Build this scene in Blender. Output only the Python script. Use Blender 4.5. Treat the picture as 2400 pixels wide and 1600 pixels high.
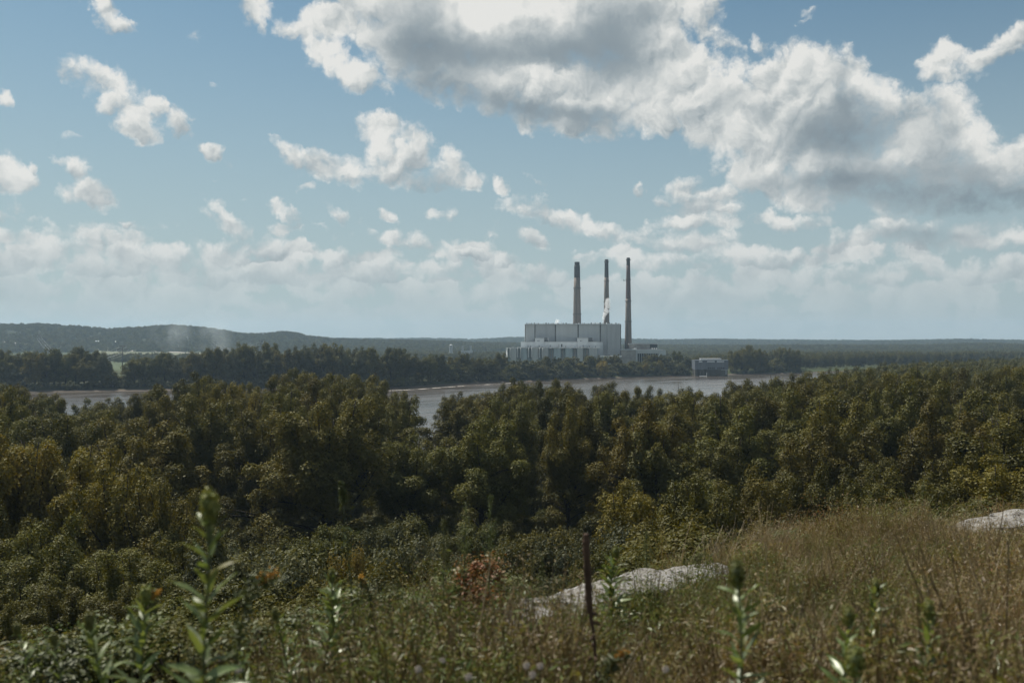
import bpy, bmesh, math, random
import numpy as np
from mathutils import Vector, Matrix, Euler

for _o in list(bpy.data.objects):
    bpy.data.objects.remove(_o, do_unlink=True)
SC = bpy.context.scene
COL = SC.collection
R = math.radians

# ------------------------------------------------------------------ camera
EYE = 50.0                      # metres above the river
FPX = 2333.0                    # focal length in pixels of a 2400 px wide frame (35 mm lens)
cam_data = bpy.data.cameras.new("camera")
cam = bpy.data.objects.new("camera", cam_data)
COL.objects.link(cam)
cam.location = (0.0, 0.0, EYE)
cam.rotation_euler = (R(90.0), 0.0, 0.0)
cam_data.sensor_width = 36.0
cam_data.lens = 35.0
cam_data.clip_start = 0.1
cam_data.clip_end = 60000.0
cam_data.dof.use_dof = True
cam_data.dof.focus_distance = 120.0
cam_data.dof.aperture_fstop = 3.2
SC.camera = cam

# ------------------------------------------------------------------ sun and sky
SUN_AZ = -46.0                  # degrees from straight ahead, negative = to the left
SUN_EL = 57.0
sun_dir = Vector((math.sin(R(SUN_AZ)) * math.cos(R(SUN_EL)),
                  math.cos(R(SUN_AZ)) * math.cos(R(SUN_EL)), math.sin(R(SUN_EL))))
sun_data = bpy.data.lights.new("sun", 'SUN')
sun_data.energy = 5.0
sun_data.angle = R(0.55)
sun_data.color = (1.0, 0.94, 0.84)
sun = bpy.data.objects.new("sun", sun_data)
COL.objects.link(sun)
sun.location = (0, 0, 400)
sun.rotation_euler = sun_dir.to_track_quat('Z', 'Y').to_euler()

SC.view_settings.view_transform = 'Standard'
SC.view_settings.look = 'None'
SC.view_settings.gamma = 1.0
SC.view_settings.use_curve_mapping = False
SC.view_settings.exposure = 0.15
SC.render.film_transparent = False
cy = SC.cycles
cy.max_bounces = 5
cy.diffuse_bounces = 1
cy.glossy_bounces = 2
cy.transmission_bounces = 3
cy.volume_bounces = 2
cy.transparent_max_bounces = 8
cy.caustics_reflective = False
cy.caustics_refractive = False
cy.sample_clamp_indirect = 4.0
cy.use_denoising = True
cy.denoiser = 'OPENIMAGEDENOISE'
cy.denoising_prefilter = 'ACCURATE'
cy.denoising_input_passes = 'RGB_ALBEDO_NORMAL'
cy.use_adaptive_sampling = True
cy.adaptive_threshold = 0.02


class Graph:
    """small helper that strings shader nodes together"""

    def __init__(self, tree):
        self.t = tree

    def node(self, typ, **kw):
        n = self.t.nodes.new(typ)
        for k, v in kw.items():
            setattr(n, k, v)
        return n

    def put(self, sock, v):
        if v is None:
            return
        if hasattr(v, "is_output"):
            self.t.links.new(v, sock)
        else:
            sock.default_value = v

    def m(self, op, a, b=None, c=None, clamp=False):
        n = self.node('ShaderNodeMath', operation=op, use_clamp=clamp)
        for i, v in enumerate((a, b, c)):
            self.put(n.inputs[i], v)
        return n.outputs[0]

    def v(self, op, a, b=None, scale=None):
        n = self.node('ShaderNodeVectorMath', operation=op)
        self.put(n.inputs[0], a)
        self.put(n.inputs[1], b)
        if scale is not None:
            self.put(n.inputs['Scale'], scale)
        return n.outputs['Value'] if op in ('LENGTH', 'DOT_PRODUCT', 'DISTANCE') else n.outputs['Vector']

    def v3(self, op, a, b, c):
        n = self.node('ShaderNodeVectorMath', operation=op)
        for i, val in enumerate((a, b, c)):
            self.put(n.inputs[i], val)
        return n.outputs['Vector']

    def smooth(self, x, lo, hi, a=0.0, b=1.0):
        n = self.node('ShaderNodeMapRange', interpolation_type='SMOOTHSTEP')
        for k, val in zip(('Value', 'From Min', 'From Max', 'To Min', 'To Max'), (x, lo, hi, a, b)):
            self.put(n.inputs[k], val)
        return n.outputs['Result']

    def mix(self, f, a, b):
        n = self.node('ShaderNodeMix', data_type='RGBA')
        self.put(n.inputs[0], f)
        self.put(n.inputs[6], a)
        self.put(n.inputs[7], b)
        return n.outputs[2]

    def noise(self, vec, scale, detail=3.0, rough=0.5, dims='3D', out=0, lac=2.0, dist=0.0):
        n = self.node('ShaderNodeTexNoise', noise_dimensions=dims)
        self.put(n.inputs['Vector'], vec)
        n.inputs['Scale'].default_value = scale
        n.inputs['Detail'].default_value = detail
        n.inputs['Roughness'].default_value = rough
        n.inputs['Lacunarity'].default_value = lac
        n.inputs['Distortion'].default_value = dist
        return n.outputs[out]

    def voronoi(self, vec, scale, detail=0.0, rough=0.5, dims='3D', feature='F1', out='Distance', smooth=None):
        n = self.node('ShaderNodeTexVoronoi', voronoi_dimensions=dims, feature=feature)
        self.put(n.inputs['Vector'], vec)
        n.inputs['Scale'].default_value = scale
        n.inputs['Detail'].default_value = detail
        n.inputs['Roughness'].default_value = rough
        if smooth is not None:
            n.inputs['Smoothness'].default_value = smooth
        n.normalize = detail > 0
        return n.outputs[out]

    def comb(self, x, y, z=0.0):
        n = self.node('ShaderNodeCombineXYZ')
        for i, val in enumerate((x, y, z)):
            self.put(n.inputs[i], val)
        return n.outputs[0]

    def sep(self, vec):
        n = self.node('ShaderNodeSeparateXYZ')
        self.put(n.inputs[0], vec)
        return n.outputs

    def ramp(self, f, stops, interp='LINEAR'):
        n = self.node('ShaderNodeValToRGB')
        n.color_ramp.interpolation = interp
        el = n.color_ramp.elements
        while len(el) < len(stops):
            el.new(0.5)
        for e, (p, c) in zip(el, stops):
            e.position = p
            e.color = (c[0], c[1], c[2], 1.0)
        self.put(n.inputs[0], f)
        return n.outputs[0]


# clouds: where each billow of the day's cumulus stands (x, y, half-width, half-height, tilt), given on a flat map
# of the southern sky and turned into bearing and elevation below, so that they stay fixed in the sky
CLOUDS = [
    (232, 12, 16, 45, -20), (265, 55, 35, 11, 15),
    (205, 175, 52, 26, 25), (270, 205, 45, 20, 28), (255, 250, 28, 24, 20), (310, 262, 52, 36, 35),
    (330, 305, 48, 22, 15), (352, 240, 34, 28, 20), (420, 282, 20, 26, 0),
    (4, 243, 17, 13, 0), (-5, 395, 52, 34, 35), (20, 415, 42, 24, 10), (65, 380, 7, 12, 0),
    (182, 392, 27, 20, 10), (210, 448, 42, 26, 5), (135, 375, 14, 6, 10), (75, 506, 11, 6, 0), (2, 507, 25, 9, 0),
    (497, 348, 22, 15, 10), (548, 378, 10, 6, 40), (600, 12, 32, 30, 30), (618, 50, 10, 18, 0),
    (652, 483, 14, 12, 0), (672, 508, 11, 22, -25), (335, 530, 24, 8, 0), (290, 520, 10, 6, 0),
    (505, 508, 30, 16, 15), (540, 535, 34, 20, 25), (555, 568, 22, 20, 0),
    # great cloud
    (680, 58, 30, 20, 10), (740, 58, 42, 34, 0), (800, 30, 70, 44, -20), (760, 112, 42, 40, 0), (795, 155, 44, 36, 25),
    (850, 180, 48, 30, 20), (882, 205, 30, 14, 0),
    (980, 60, 130, 110, 0), (1180, 90, 260, 130, 0), (1100, 190, 230, 55, 10), (1290, 225, 190, 60, 12),
    (1360, 280, 110, 36, 10), (1420, 50, 200, 120, 0), (1480, 150, 130, 100, 0), (1440, 262, 70, 40, -15),
    (1540, 15, 120, 45, 0), (1655, 45, 34, 48, -25), (1700, 95, 34, 18, 35), (1560, 110, 44, 50, 0),
    (1610, 160, 66, 60, 0), (1560, 240, 110, 70, 0), (1690, 255, 100, 80, 0), (1780, 110, 12, 20, -30),
    # right-hand cumulus
    (1885, 158, 78, 50, 0), (1850, 205, 100, 70, 0), (1960, 185, 54, 56, 0), (1770, 225, 70, 44, 0), (2000, 235, 56, 44, 20),
    (1900, 275, 180, 75, 0), (2065, 245, 52, 34, 20), (1760, 325, 120, 50, 15), (1910, 350, 200, 62, 5),
    (1810, 405, 130, 46, 15), (1990, 410, 170, 60, 5),
    (2160, 238, 42, 24, 0), (2215, 235, 40, 26, 0), (2150, 290, 56, 56, 0), (2215, 300, 56, 60, 20), (2280, 362, 50, 40, 20),
    (2170, 375, 90, 66, 0), (2310, 405, 96, 56, 15), (2372, 368, 46, 26, 0), (2405, 342, 34, 20, 0),
    (2210, 445, 190, 40, 0), (2400, 440, 90, 44, 0), (2500, 400, 120, 80, 0),
    (2216, 128, 44, 24, 0), (2170, 154, 26, 16, 0), (2290, 142, 66, 18, -8), (2225, 178, 52, 18, 0), (2345, 100, 22, 14, 0),
    (2385, 82, 26, 16, -20),
    # middle cumulus
    (890, 308, 44, 32, 0), (958, 328, 42, 32, 0), (930, 372, 58, 48, 0), (895, 402, 60, 26, 0), (1060, 395, 44, 34, 0),
    (1095, 412, 32, 20, 0), (1010, 420, 70, 18, 0), (765, 388, 80, 26, 14), (695, 368, 38, 20, 25), (830, 410, 60, 18, 0),
    (1185, 428, 13, 18, -20), (1500, 445, 8, 8, 0),
    (1600, 440, 42, 26, 0), (1680, 450, 46, 24, 0), (1640, 478, 80, 24, 10), (1560, 470, 24, 10, 20),
    (1795, 507, 26, 12, 0), (1885, 518, 70, 14, -5), (1650, 522, 90, 14, 0), (2170, 545, 120, 26, 0), (2000, 560, 70, 20, -10),
    (1600, 568, 110, 24, 0), (1500, 558, 40, 24, 0), (2300, 560, 90, 18, 10),
    (1230, 482, 46, 18, 0), (1280, 505, 54, 20, 25), (1350, 518, 50, 20, 15), (1240, 562, 32, 14, 20), (1430, 545, 70, 20, 10),
    (805, 495, 46, 16, 25), (905, 502, 22, 10, 25), (1040, 502, 30, 10, 10), (925, 556, 48, 14, 0), (970, 570, 50, 16, 10),
    (1100, 595, 40, 8, 5), (1182, 612, 18, 10, 0),
    (30, 552, 46, 18, 0), (215, 548, 74, 20, 0), (300, 560, 40, 24, 15), (375, 605, 90, 26, 8), (520, 600, 60, 26, 0),
    (620, 580, 44, 26, 0), (100, 590, 80, 26, 0), (-20, 600, 60, 30, 0), (260, 620, 90, 24, 0), (470, 640, 100, 22, 0), (650, 640, 80, 20, 0), (1050, 640, 90, 18, 0), (1270, 640, 70, 20, 0),
    (1560, 620, 120, 18, 0), (1800, 600, 110, 20, 0), (2050, 640, 140, 20, 0), (2320, 630, 90, 22, 0), (710, 622, 40, 18, 0), (780, 615, 50, 20, 0), (870, 640, 90, 20, 0),
]
# thick, shaded undersides: (x, y, rx, ry, tilt, depth)
SHADES = [
    (960, 60, 100, 110, 0, .75), (1040, 130, 170, 70, 5, .7), (1200, 115, 190, 60, 0, .6), (1420, 130, 150, 75, 10, .95), (1450, 40, 110, 60, 0, .7),
    (1110, 225, 210, 34, 8, .6), (1290, 262, 170, 30, 10, .75), (1400, 265, 70, 26, 0, .5), (1985, 318, 150, 66, 0, 1.25),
    (2040, 425, 150, 44, 0, .95), (2200, 470, 240, 40, 0, 1.05), (2370, 490, 150, 34, 0, 1.0), (1965, 205, 30, 60, -15, .5),
    (1985, 240, 40, 30, 0, .5), (970, 415, 90, 24, 0, .5), (960, 372, 30, 22, 0, .4), (2210, 310, 44, 70, 0, .5),
    (1610, 495, 110, 18, 0, .4), (2270, 410, 110, 46, 15, .7), (2170, 550, 150, 26, 0, 1.05), (1620, 590, 120, 16, 0, .5),
    (1700, 235, 44, 40, 0, .4), (1870, 420, 140, 30, 0, .6), (1540, 40, 60, 40, 0, .3), (230, 590, 90, 18, 0, .4), (940, 590, 60, 12, 0, .35),
]
BRIGHT = [(1150, 22, 70, 40, 0, 1.5), (1275, 166, 80, 16, 3, .7), (780, 120, 100, 90, 0, .6)]


def to_sky(x, y):
    u, v = (x - 1200.0) / FPX, (800.0 - y) / FPX
    return math.atan2(u, 1.0) * FPX / 100.0, math.atan2(v, math.hypot(1.0, u)) * FPX / 100.0


def pack_ellipses(g, x, y, items, first):
    """three tilted ellipses at a time: returns the sum or maximum of their falloffs"""
    X3, Y3 = g.comb(x, x, x), g.comb(y, y, y)
    acc = num = den = None
    flat = [it for it in items if abs(it[4]) <= 5]
    flat += [flat[-1]] * (-len(flat) % 3)
    n_flat = len(flat) if first else 0
    items = flat + [it for it in items if abs(it[4]) > 5] if first else items
    for i in range(0, len(items), 3):
        tri = (items[i:i + 3] + [items[i]] * 3)[:3]
        ca, cb, ce = [[], [], []], [[], [], []], []
        for j, (px, py, rx, ry, tilt, wgt) in enumerate(tri):
            cx, cy_ = to_sky(px, py)
            t = -R(tilt) if i >= n_flat else 0.0
            rx, ry = rx / 100.0, ry / 100.0
            c, s = math.cos(t), math.sin(t)
            ca[0].append(c / rx), ca[1].append(s / rx), ca[2].append(-(c * cx + s * cy_) / rx)
            cb[0].append(-s / ry), cb[1].append(c / ry), cb[2].append((s * cx - c * cy_) / ry)
            ce.append(wgt if first or i + j < len(items) else 0.0)
        # the tiny term only fixes the order in which the nodes run, which keeps the shader's stack small
        Xi = X3 if acc is None else g.v3('MULTIPLY_ADD', acc, (1e-7,) * 3, X3)
        if i < n_flat:
            A = g.v3('MULTIPLY_ADD', Xi, ca[0], ca[2])
            B = g.v3('MULTIPLY_ADD', Y3, cb[1], cb[2])
        else:
            A = g.v3('MULTIPLY_ADD', Xi, ca[0], g.v3('MULTIPLY_ADD', Y3, ca[1], ca[2]))
            B = g.v3('MULTIPLY_ADD', Xi, cb[0], g.v3('MULTIPLY_ADD', Y3, cb[1], cb[2]))
        D = g.v3('MULTIPLY_ADD', A, A, g.v('MULTIPLY', B, B))
        if first:       # signed depth inside the billow
            f = g.v3('MULTIPLY_ADD', D, [-w for w in ce], ce)
            acc = f if acc is None else g.v('MAXIMUM', acc, f)
            # how high on its billow the point lies, towards the sun
            w_ = g.v('MAXIMUM', g.v('SUBTRACT', (1.15, 1.15, 1.15), D), (0.0, 0.0, 0.0))
            hgt = g.v3('MULTIPLY_ADD', A, (-0.30, -0.30, -0.30), B)
            num = g.v('MULTIPLY', w_, hgt) if num is None else g.v3('MULTIPLY_ADD', w_, hgt, num)
            den = w_ if den is None else g.v('ADD', w_, den)
        else:           # soft weight
            f = g.v('MAXIMUM', g.v3('MULTIPLY_ADD', D, (-0.55,) * 3, (1.0,) * 3), (0.0, 0.0, 0.0))
            f = g.v('MULTIPLY', f, f)
            acc = g.v('MULTIPLY', f, ce) if acc is None else g.v3('MULTIPLY_ADD', f, ce, acc)
    r = g.sep(acc)
    op = 'MAXIMUM' if first else 'ADD'
    total = g.m(op, g.m(op, r[0], r[1]), r[2])
    if not first:
        return total
    one = (1.0, 1.0, 1.0)
    return total, g.m('DIVIDE', g.v('DOT_PRODUCT', num, one), g.m('ADD', g.v('DOT_PRODUCT', den, one), 0.15))


def build_world():
    world = bpy.data.worlds.new("World")
    SC.world = world
    world.use_nodes = True
    world.cycles.sampling_method = 'MANUAL'
    world.cycles.sample_map_resolution = 256
    nt = world.node_tree
    nt.nodes.clear()
    g = Graph(nt)
    sky = g.node('ShaderNodeTexSky', sky_type='NISHITA', sun_disc=False)
    sky.sun_elevation = R(SUN_EL)
    sky.sun_rotation = R(SUN_AZ)
    sky.altitude = 150.0
    sky.air_density = 1.0
    sky.dust_density = 1.0
    sky.ozone_density = 1.0
    d = g.sep(g.node('ShaderNodeTexCoord').outputs['Generated'])
    k = FPX / 100.0
    az = g.m('MULTIPLY', g.m('ARCTAN2', d[0], d[1]), k)
    el = g.m('MULTIPLY', g.m('ARCSINE', d[2]), k)
    P = g.comb(az, el, 0.0)
    # warps: slow, then fine and curly
    w1 = g.v('SUBTRACT', g.noise(P, 0.6, 1.0, 0.5, '2D', 1), (0.5, 0.5, 0.5))
    w2 = g.v('SUBTRACT', g.noise(P, 2.3, 4.0, 0.62, '2D', 1), (0.5, 0.5, 0.5))
    Pw = g.v3('MULTIPLY_ADD', w1, (0.55, 0.40, 0.0), g.v3('MULTIPLY_ADD', w2, (0.42, 0.36, 0.0), P))
    q = g.sep(Pw)
    items = []
    for x, y, rx, ry, tilt in CLOUDS:
        items.append((x, y, rx * 1.2 + 2, ry * 1.2 + 2, tilt, 0.5 * min(0.9, min(rx, ry) / 100.0) + 0.12))
    S, high = pack_ellipses(g, q[0], q[1], items, True)
    S = g.m('MAXIMUM', S, -2.0)
    # distant bank of small cumulus along the horizon
    bank_n = g.noise(g.v('MULTIPLY', Pw, (0.9, 1.7, 1.0)), 0.95, 3.0, 0.5, '2D')
    topn = g.noise(g.comb(az, 3.0, 0.0), 0.33, 1.0, 0.5, '2D')
    top = g.m('MULTIPLY_ADD', topn, 2.2, 1.25)
    cov = g.smooth(g.m('SUBTRACT', el, top), -0.8, 0.4, 0.24, -0.50)
    bank = g.m('MULTIPLY_ADD', g.m('SUBTRACT', bank_n, 0.5), 1.7, cov)
    S = g.m('SMOOTH_MAX', S, bank, 0.06)
    # the rest of the sky, outside the picture, goes on with the same broken cumulus
    wide = g.m('MULTIPLY', g.m('SUBTRACT', g.noise(Pw, 0.17, 3.0, 0.5, '2D'), 0.53), 5.0)
    away = g.m('MAXIMUM', g.smooth(g.m('ABSOLUTE', az), 13.0, 16.0), g.smooth(el, 8.6, 10.0))
    S = g.m('MAXIMUM', S, g.m('MULTIPLY_ADD', away, 8.0, g.m('SUBTRACT', wide, 8.0)))
    # rounded billows, lit from the upper left
    def billow(vec):
        t = g.m('ABSOLUTE', g.m('MULTIPLY_ADD', g.noise(vec, 1.25, 0.0, 0.5, '2D'), 2.0, -1.0))
        t2 = g.m('ABSOLUTE', g.m('MULTIPLY_ADD', g.noise(vec, 3.1, 2.0, 0.55, '2D'), 2.0, -1.0))
        return g.m('MULTIPLY_ADD', t2, 0.5, t)
    b0 = billow(Pw)
    b1 = billow(g.v('ADD', Pw, (-0.10, 0.15, 0.0)))
    n0 = g.noise(P, 1.5, 6.0, 0.60, '2D')
    n1 = g.noise(P, 0.75, 2.0, 0.5, '2D')
    F = g.m('MULTIPLY_ADD', g.m('SUBTRACT', b0, 0.32), 0.30, S)
    F = g.m('MULTIPLY_ADD', g.m('SUBTRACT', n0, 0.5), 0.70, F)
    shade = pack_ellipses(g, q[0], q[1], SHADES + [b[:5] + (-b[5],) for b in BRIGHT], False)
    edge = g.m('MULTIPLY_ADD', g.m('MINIMUM', g.m('MAXIMUM', shade, 0.0), 1.0), 0.28, 0.25)
    alpha = g.smooth(g.m('DIVIDE', F, edge), -0.30, 1.0)
    # haze swallows the clouds low over the horizon
    low = g.smooth(el, 0.1, 2.2)
    alpha = g.m('MULTIPLY', alpha, g.m('MULTIPLY_ADD', low, 0.72, 0.25))
    lit = g.m('SUBTRACT', b0, b1)
    outside = g.m('MULTIPLY', away, g.smooth(S, 0.3, 1.6))
    shade = g.m('MULTIPLY_ADD', outside, 0.7, shade)
    soft = g.m('SUBTRACT', 1.0, g.m('MINIMUM', g.m('MAXIMUM', shade, 0.0), 0.9))
    lit = g.m('MULTIPLY', lit, g.smooth(el, 0.5, 4.0, 0.45, 0.62))
    light = g.m('MULTIPLY_ADD', g.m('MULTIPLY', lit, soft), 0.85, 0.72)
    light = g.m('MULTIPLY_ADD', g.m('MULTIPLY', high, g.m('MULTIPLY_ADD', soft, 0.7, 0.3)), 0.40, light)
    light = g.m('MULTIPLY_ADD', g.smooth(F, 0.6, 0.1), 0.08, light)
    light = g.m('MULTIPLY_ADD', g.m('SUBTRACT', n1, 0.5), g.m('MULTIPLY_ADD', soft, 0.55, 0.20), light)
    light = g.m('MULTIPLY_ADD', g.m('SUBTRACT', n0, 0.5), g.m('MULTIPLY', soft, 0.28), light)
    light = g.m('MULTIPLY_ADD', shade, -0.49, light, clamp=True)
    ccol = g.ramp(light, [
        (0.0, (0.165, 0.205, 0.235)), (0.28, (0.25, 0.295, 0.32)), (0.52, (0.40, 0.435, 0.445)),
        (0.78, (0.58, 0.595, 0.58)), (1.0, (0.72, 0.715, 0.685))])
    # haze low in the sky
    hz = g.smooth(el, 9.2, -0.6)
    base = g.v('MULTIPLY', sky.outputs[0], SKY_TINT)
    base = g.mix(g.m('MULTIPLY', hz, 0.86), base, (3.75, 4.45, 4.7, 1.0))
    ccol10 = g.v('SCALE', ccol, scale=10.0)
    ccol10 = g.mix(g.smooth(el, 3.4, 0.0, 0.0, 0.7), ccol10, (4.0, 4.45, 4.55, 1.0))
    col = g.mix(alpha, base, ccol10)
    bg = g.node('ShaderNodeBackground')
    bg.inputs['Strength'].default_value = 0.1
    g.put(bg.inputs['Color'], col)
    o = g.node('ShaderNodeOutputWorld')
    nt.links.new(bg.outputs[0], o.inputs['Surface'])


SKY_TINT = (0.54, 0.69, 0.66)
build_world()

# ------------------------------------------------------------------ helpers
RNG = np.random.default_rng(11)


def px_to_world(px, py, Y):
    """the point at depth Y (metres ahead) that a given bearing and elevation meet"""
    return (px - 1200.0) / FPX * Y, EYE + (800.0 - py) / FPX * Y


def tag(o, label=None, cat=None, group=None, kind=None):
    for k, v in (("label", label), ("category", cat), ("group", group), ("kind", kind)):
        if v:
            o[k] = v
    return o


def link(o, parent=None):
    COL.objects.link(o)
    if parent is not None:
        o.parent = parent
    return o


def empty(name, loc, rz=0.0):
    o = bpy.data.objects.new(name, None)
    o.location = loc
    o.rotation_euler = (0, 0, rz)
    o.empty_display_size = 0.2
    return link(o)


def mesh_np(name, V, F, mat=None, smooth=False, tint=None, mats=None, midx=None):
    """mesh from arrays; F is a list of (n, k) index arrays"""
    me = bpy.data.meshes.new(name)
    V = np.asarray(V, dtype=np.float32)
    Fs = [np.asarray(f, dtype=np.int32) for f in (F if isinstance(F, list) else [F]) if len(f)]
    me.vertices.add(len(V))
    me.vertices.foreach_set("co", V.ravel())
    loops = np.concatenate([f.ravel() for f in Fs])
    tot = np.concatenate([np.full(len(f), f.shape[1], dtype=np.int32) for f in Fs])
    start = np.concatenate([[0], np.cumsum(tot)[:-1]]).astype(np.int32)
    me.loops.add(len(loops))
    me.loops.foreach_set("vertex_index", loops)
    me.polygons.add(len(tot))
    me.polygons.foreach_set("loop_start", start)
    me.polygons.foreach_set("loop_total", tot)
    me.polygons.foreach_set("use_smooth", np.full(len(tot), bool(smooth)))
    for m_ in (mats or ([mat] if mat else [])):
        me.materials.append(m_)
    if midx is not None:
        me.polygons.foreach_set("material_index", np.asarray(midx, dtype=np.int32))
    if tint is not None:
        a = me.attributes.new("tint", 'FLOAT', 'FACE')
        a.data.foreach_set("value", np.asarray(tint, dtype=np.float32))
    me.update()
    me.validate()
    return me


def obj(name, me, parent=None, loc=None):
    o = bpy.data.objects.new(name, me)
    if loc is not None:
        o.location = loc
    return link(o, parent)


def box_vf(x0, x1, y0, y1, z0, z1):
    V = np.array([(x, y, z) for z in (z0, z1) for y in (y0, y1) for x in (x0, x1)], dtype=float)
    F = np.array([(0, 2, 3, 1), (4, 5, 7, 6), (0, 1, 5, 4), (2, 6, 7, 3), (0, 4, 6, 2), (1, 3, 7, 5)])
    return V, F


def box(name, b, mat, parent=None, bevel=0.0):
    me = mesh_np(name, *box_vf(*b), mat)
    o = obj(name, me, parent)
    if bevel:
        bm = bmesh.new()
        bm.from_mesh(me)
        bmesh.ops.bevel(bm, geom=bm.edges[:], offset=bevel, segments=1, affect='EDGES')
        bm.to_mesh(me)
        bm.free()
    return o


def merge(parts):
    Vs, Fs, n = [], {}, 0
    for V, F in parts:
        Vs.append(V)
        for f in (F if isinstance(F, list) else [F]):
            Fs.setdefault(f.shape[1], []).append(f + n)
        n += len(V)
    return np.concatenate(Vs), [np.concatenate(v) for v in Fs.values()]


def tube_vf(pts, rad, sides=7, cap=True):
    pts = np.asarray(pts, dtype=float)
    n = len(pts)
    rad = np.broadcast_to(np.asarray(rad, dtype=float), (n,))
    T = np.gradient(pts, axis=0)
    T /= np.linalg.norm(T, axis=1, keepdims=True) + 1e-9
    ref = np.where(np.abs(T[:, 2:3]) > 0.9, np.array([[1.0, 0, 0]]), np.array([[0, 0, 1.0]]))
    A = np.cross(T, ref)
    A /= np.linalg.norm(A, axis=1, keepdims=True) + 1e-9
    B = np.cross(T, A)
    th = np.linspace(0, 2 * np.pi, sides, endpoint=False)
    V = pts[:, None] + rad[:, None, None] * (np.cos(th)[None, :, None] * A[:, None] + np.sin(th)[None, :, None] * B[:, None])
    V = V.reshape(-1, 3)
    i, j = np.meshgrid(np.arange(n - 1), np.arange(sides), indexing='ij')
    a = i * sides + j
    b = i * sides + (j + 1) % sides
    F = np.stack([a, b, b + sides, a + sides], -1).reshape(-1, 4)
    if cap:
        V = np.concatenate([V, pts[-1:]])
        k = (n - 1) * sides + np.arange(sides)
        tri = np.stack([k, (n - 1) * sides + (np.arange(sides) + 1) % sides, np.full(sides, len(V) - 1)], -1)
        return V, [F, tri]
    return V, [F]


def leaf_quads(C, N, size, aspect, rng):
    """diamond leaves centred at C, facing N"""
    n = len(C)
    N = N / (np.linalg.norm(N, axis=1, keepdims=True) + 1e-9)
    T = np.cross(N, rng.normal(size=(n, 3)))
    T /= np.linalg.norm(T, axis=1, keepdims=True) + 1e-9
    B = np.cross(N, T)
    s = np.broadcast_to(np.asarray(size, dtype=float), (n,))[:, None]
    V = np.stack([C + T * s * 0.5, C + B * s * 0.5 * aspect + N * s * 0.06, C - T * s * 0.5, C - B * s * 0.5 * aspect + N * s * 0.06], 1).reshape(-1, 3)
    F = np.arange(4 * n).reshape(n, 4)
    return V, F


# ------------------------------------------------------------------ materials
MATS = {}


def new_mat(name):
    m_ = bpy.data.materials.new(name)
    m_.use_nodes = True
    m_.node_tree.nodes.clear()
    MATS[name] = m_
    g = Graph(m_.node_tree)
    out = g.node('ShaderNodeOutputMaterial')
    return m_, g, out


def attr(g, name, out='Fac'):
    n = g.node('ShaderNodeAttribute')
    n.attribute_name = name
    return n.outputs[out]


def surf(name, col, rough=0.7, var=0.25, scale=1.0, spec=0.3, bump=0.0, bscale=None, metallic=0.0, obj_space=True, streak=None, col2=None):
    """plain weathered surface: base colour broken up by noise"""
    m_, g, out = new_mat(name)
    co = g.node('ShaderNodeTexCoord').outputs['Object'] if obj_space else g.node('ShaderNodeNewGeometry').outputs['Position']
    if streak:
        co = g.v('MULTIPLY', co, streak)
    n = g.noise(co, scale, 5.0, 0.6)
    c2 = col2 or tuple(c * (1 - var) for c in col)
    c1 = tuple(min(1.0, c * (1 + var * 0.6)) for c in col)
    colr = g.mix(g.smooth(n, 0.32, 0.68), (*c2, 1), (*c1, 1))
    p = g.node('ShaderNodeBsdfPrincipled')
    g.put(p.inputs['Base Color'], colr)
    p.inputs['Roughness'].default_value = rough
    p.inputs['Specular IOR Level'].default_value = spec
    p.inputs['Metallic'].default_value = metallic
    if bump:
        b = g.node('ShaderNodeBump')
        b.inputs['Strength'].default_value = 0.6
        b.inputs['Distance'].default_value = bump
        g.put(b.inputs['Height'], g.noise(co, bscale or scale * 4, 5.0, 0.6))
        g.put(p.inputs['Normal'], b.outputs[0])
    m_.node_tree.links.new(p.outputs[0], out.inputs['Surface'])
    return m_


def leaf_mat(name, cols, trans=0.22, gloss=0.016, rough=0.5, tcol=1.6):
    """foliage: colour from clump tint and from the tree itself, some light passes through, a waxy glint on top"""
    m_, g, out = new_mat(name)
    t = attr(g, "tint")
    rnd = g.node('ShaderNodeObjectInfo').outputs['Random']
    a = g.mix(t, (*cols[0], 1), (*cols[1], 1))
    b = g.mix(t, (*cols[2], 1), (*cols[3], 1))
    c = g.mix(rnd, a, b)
    hsv = g.node('ShaderNodeHueSaturation')
    g.put(hsv.inputs['Value'], g.m('MULTIPLY_ADD', g.m('FRACT', g.m('MULTIPLY', rnd, 7.31)), 0.65, 0.66))
    g.put(hsv.inputs['Hue'], g.m('MULTIPLY_ADD', g.m('FRACT', g.m('MULTIPLY', rnd, 13.7)), 0.016, 0.492))
    g.put(hsv.inputs['Color'], c)
    c = hsv.outputs[0]
    dif = g.node('ShaderNodeBsdfDiffuse')
    g.put(dif.inputs['Color'], c)
    tr = g.node('ShaderNodeBsdfTranslucent')
    g.put(tr.inputs['Color'], g.v('MULTIPLY', c, (tcol * 1.12, tcol, tcol * 0.55)))
    gl = g.node('ShaderNodeBsdfGlossy')
    gl.inputs['Roughness'].default_value = rough
    gl.inputs['Color'].default_value = (0.9, 0.92, 0.85, 1)
    m1 = g.node('ShaderNodeMixShader')
    m1.inputs[0].default_value = trans
    m2 = g.node('ShaderNodeMixShader')
    m2.inputs[0].default_value = gloss
    L = m_.node_tree.links.new
    L(dif.outputs[0], m1.inputs[1]), L(tr.outputs[0], m1.inputs[2])
    L(m1.outputs[0], m2.inputs[1]), L(gl.outputs[0], m2.inputs[2])
    L(m2.outputs[0], out.inputs['Surface'])
    return m_


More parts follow.
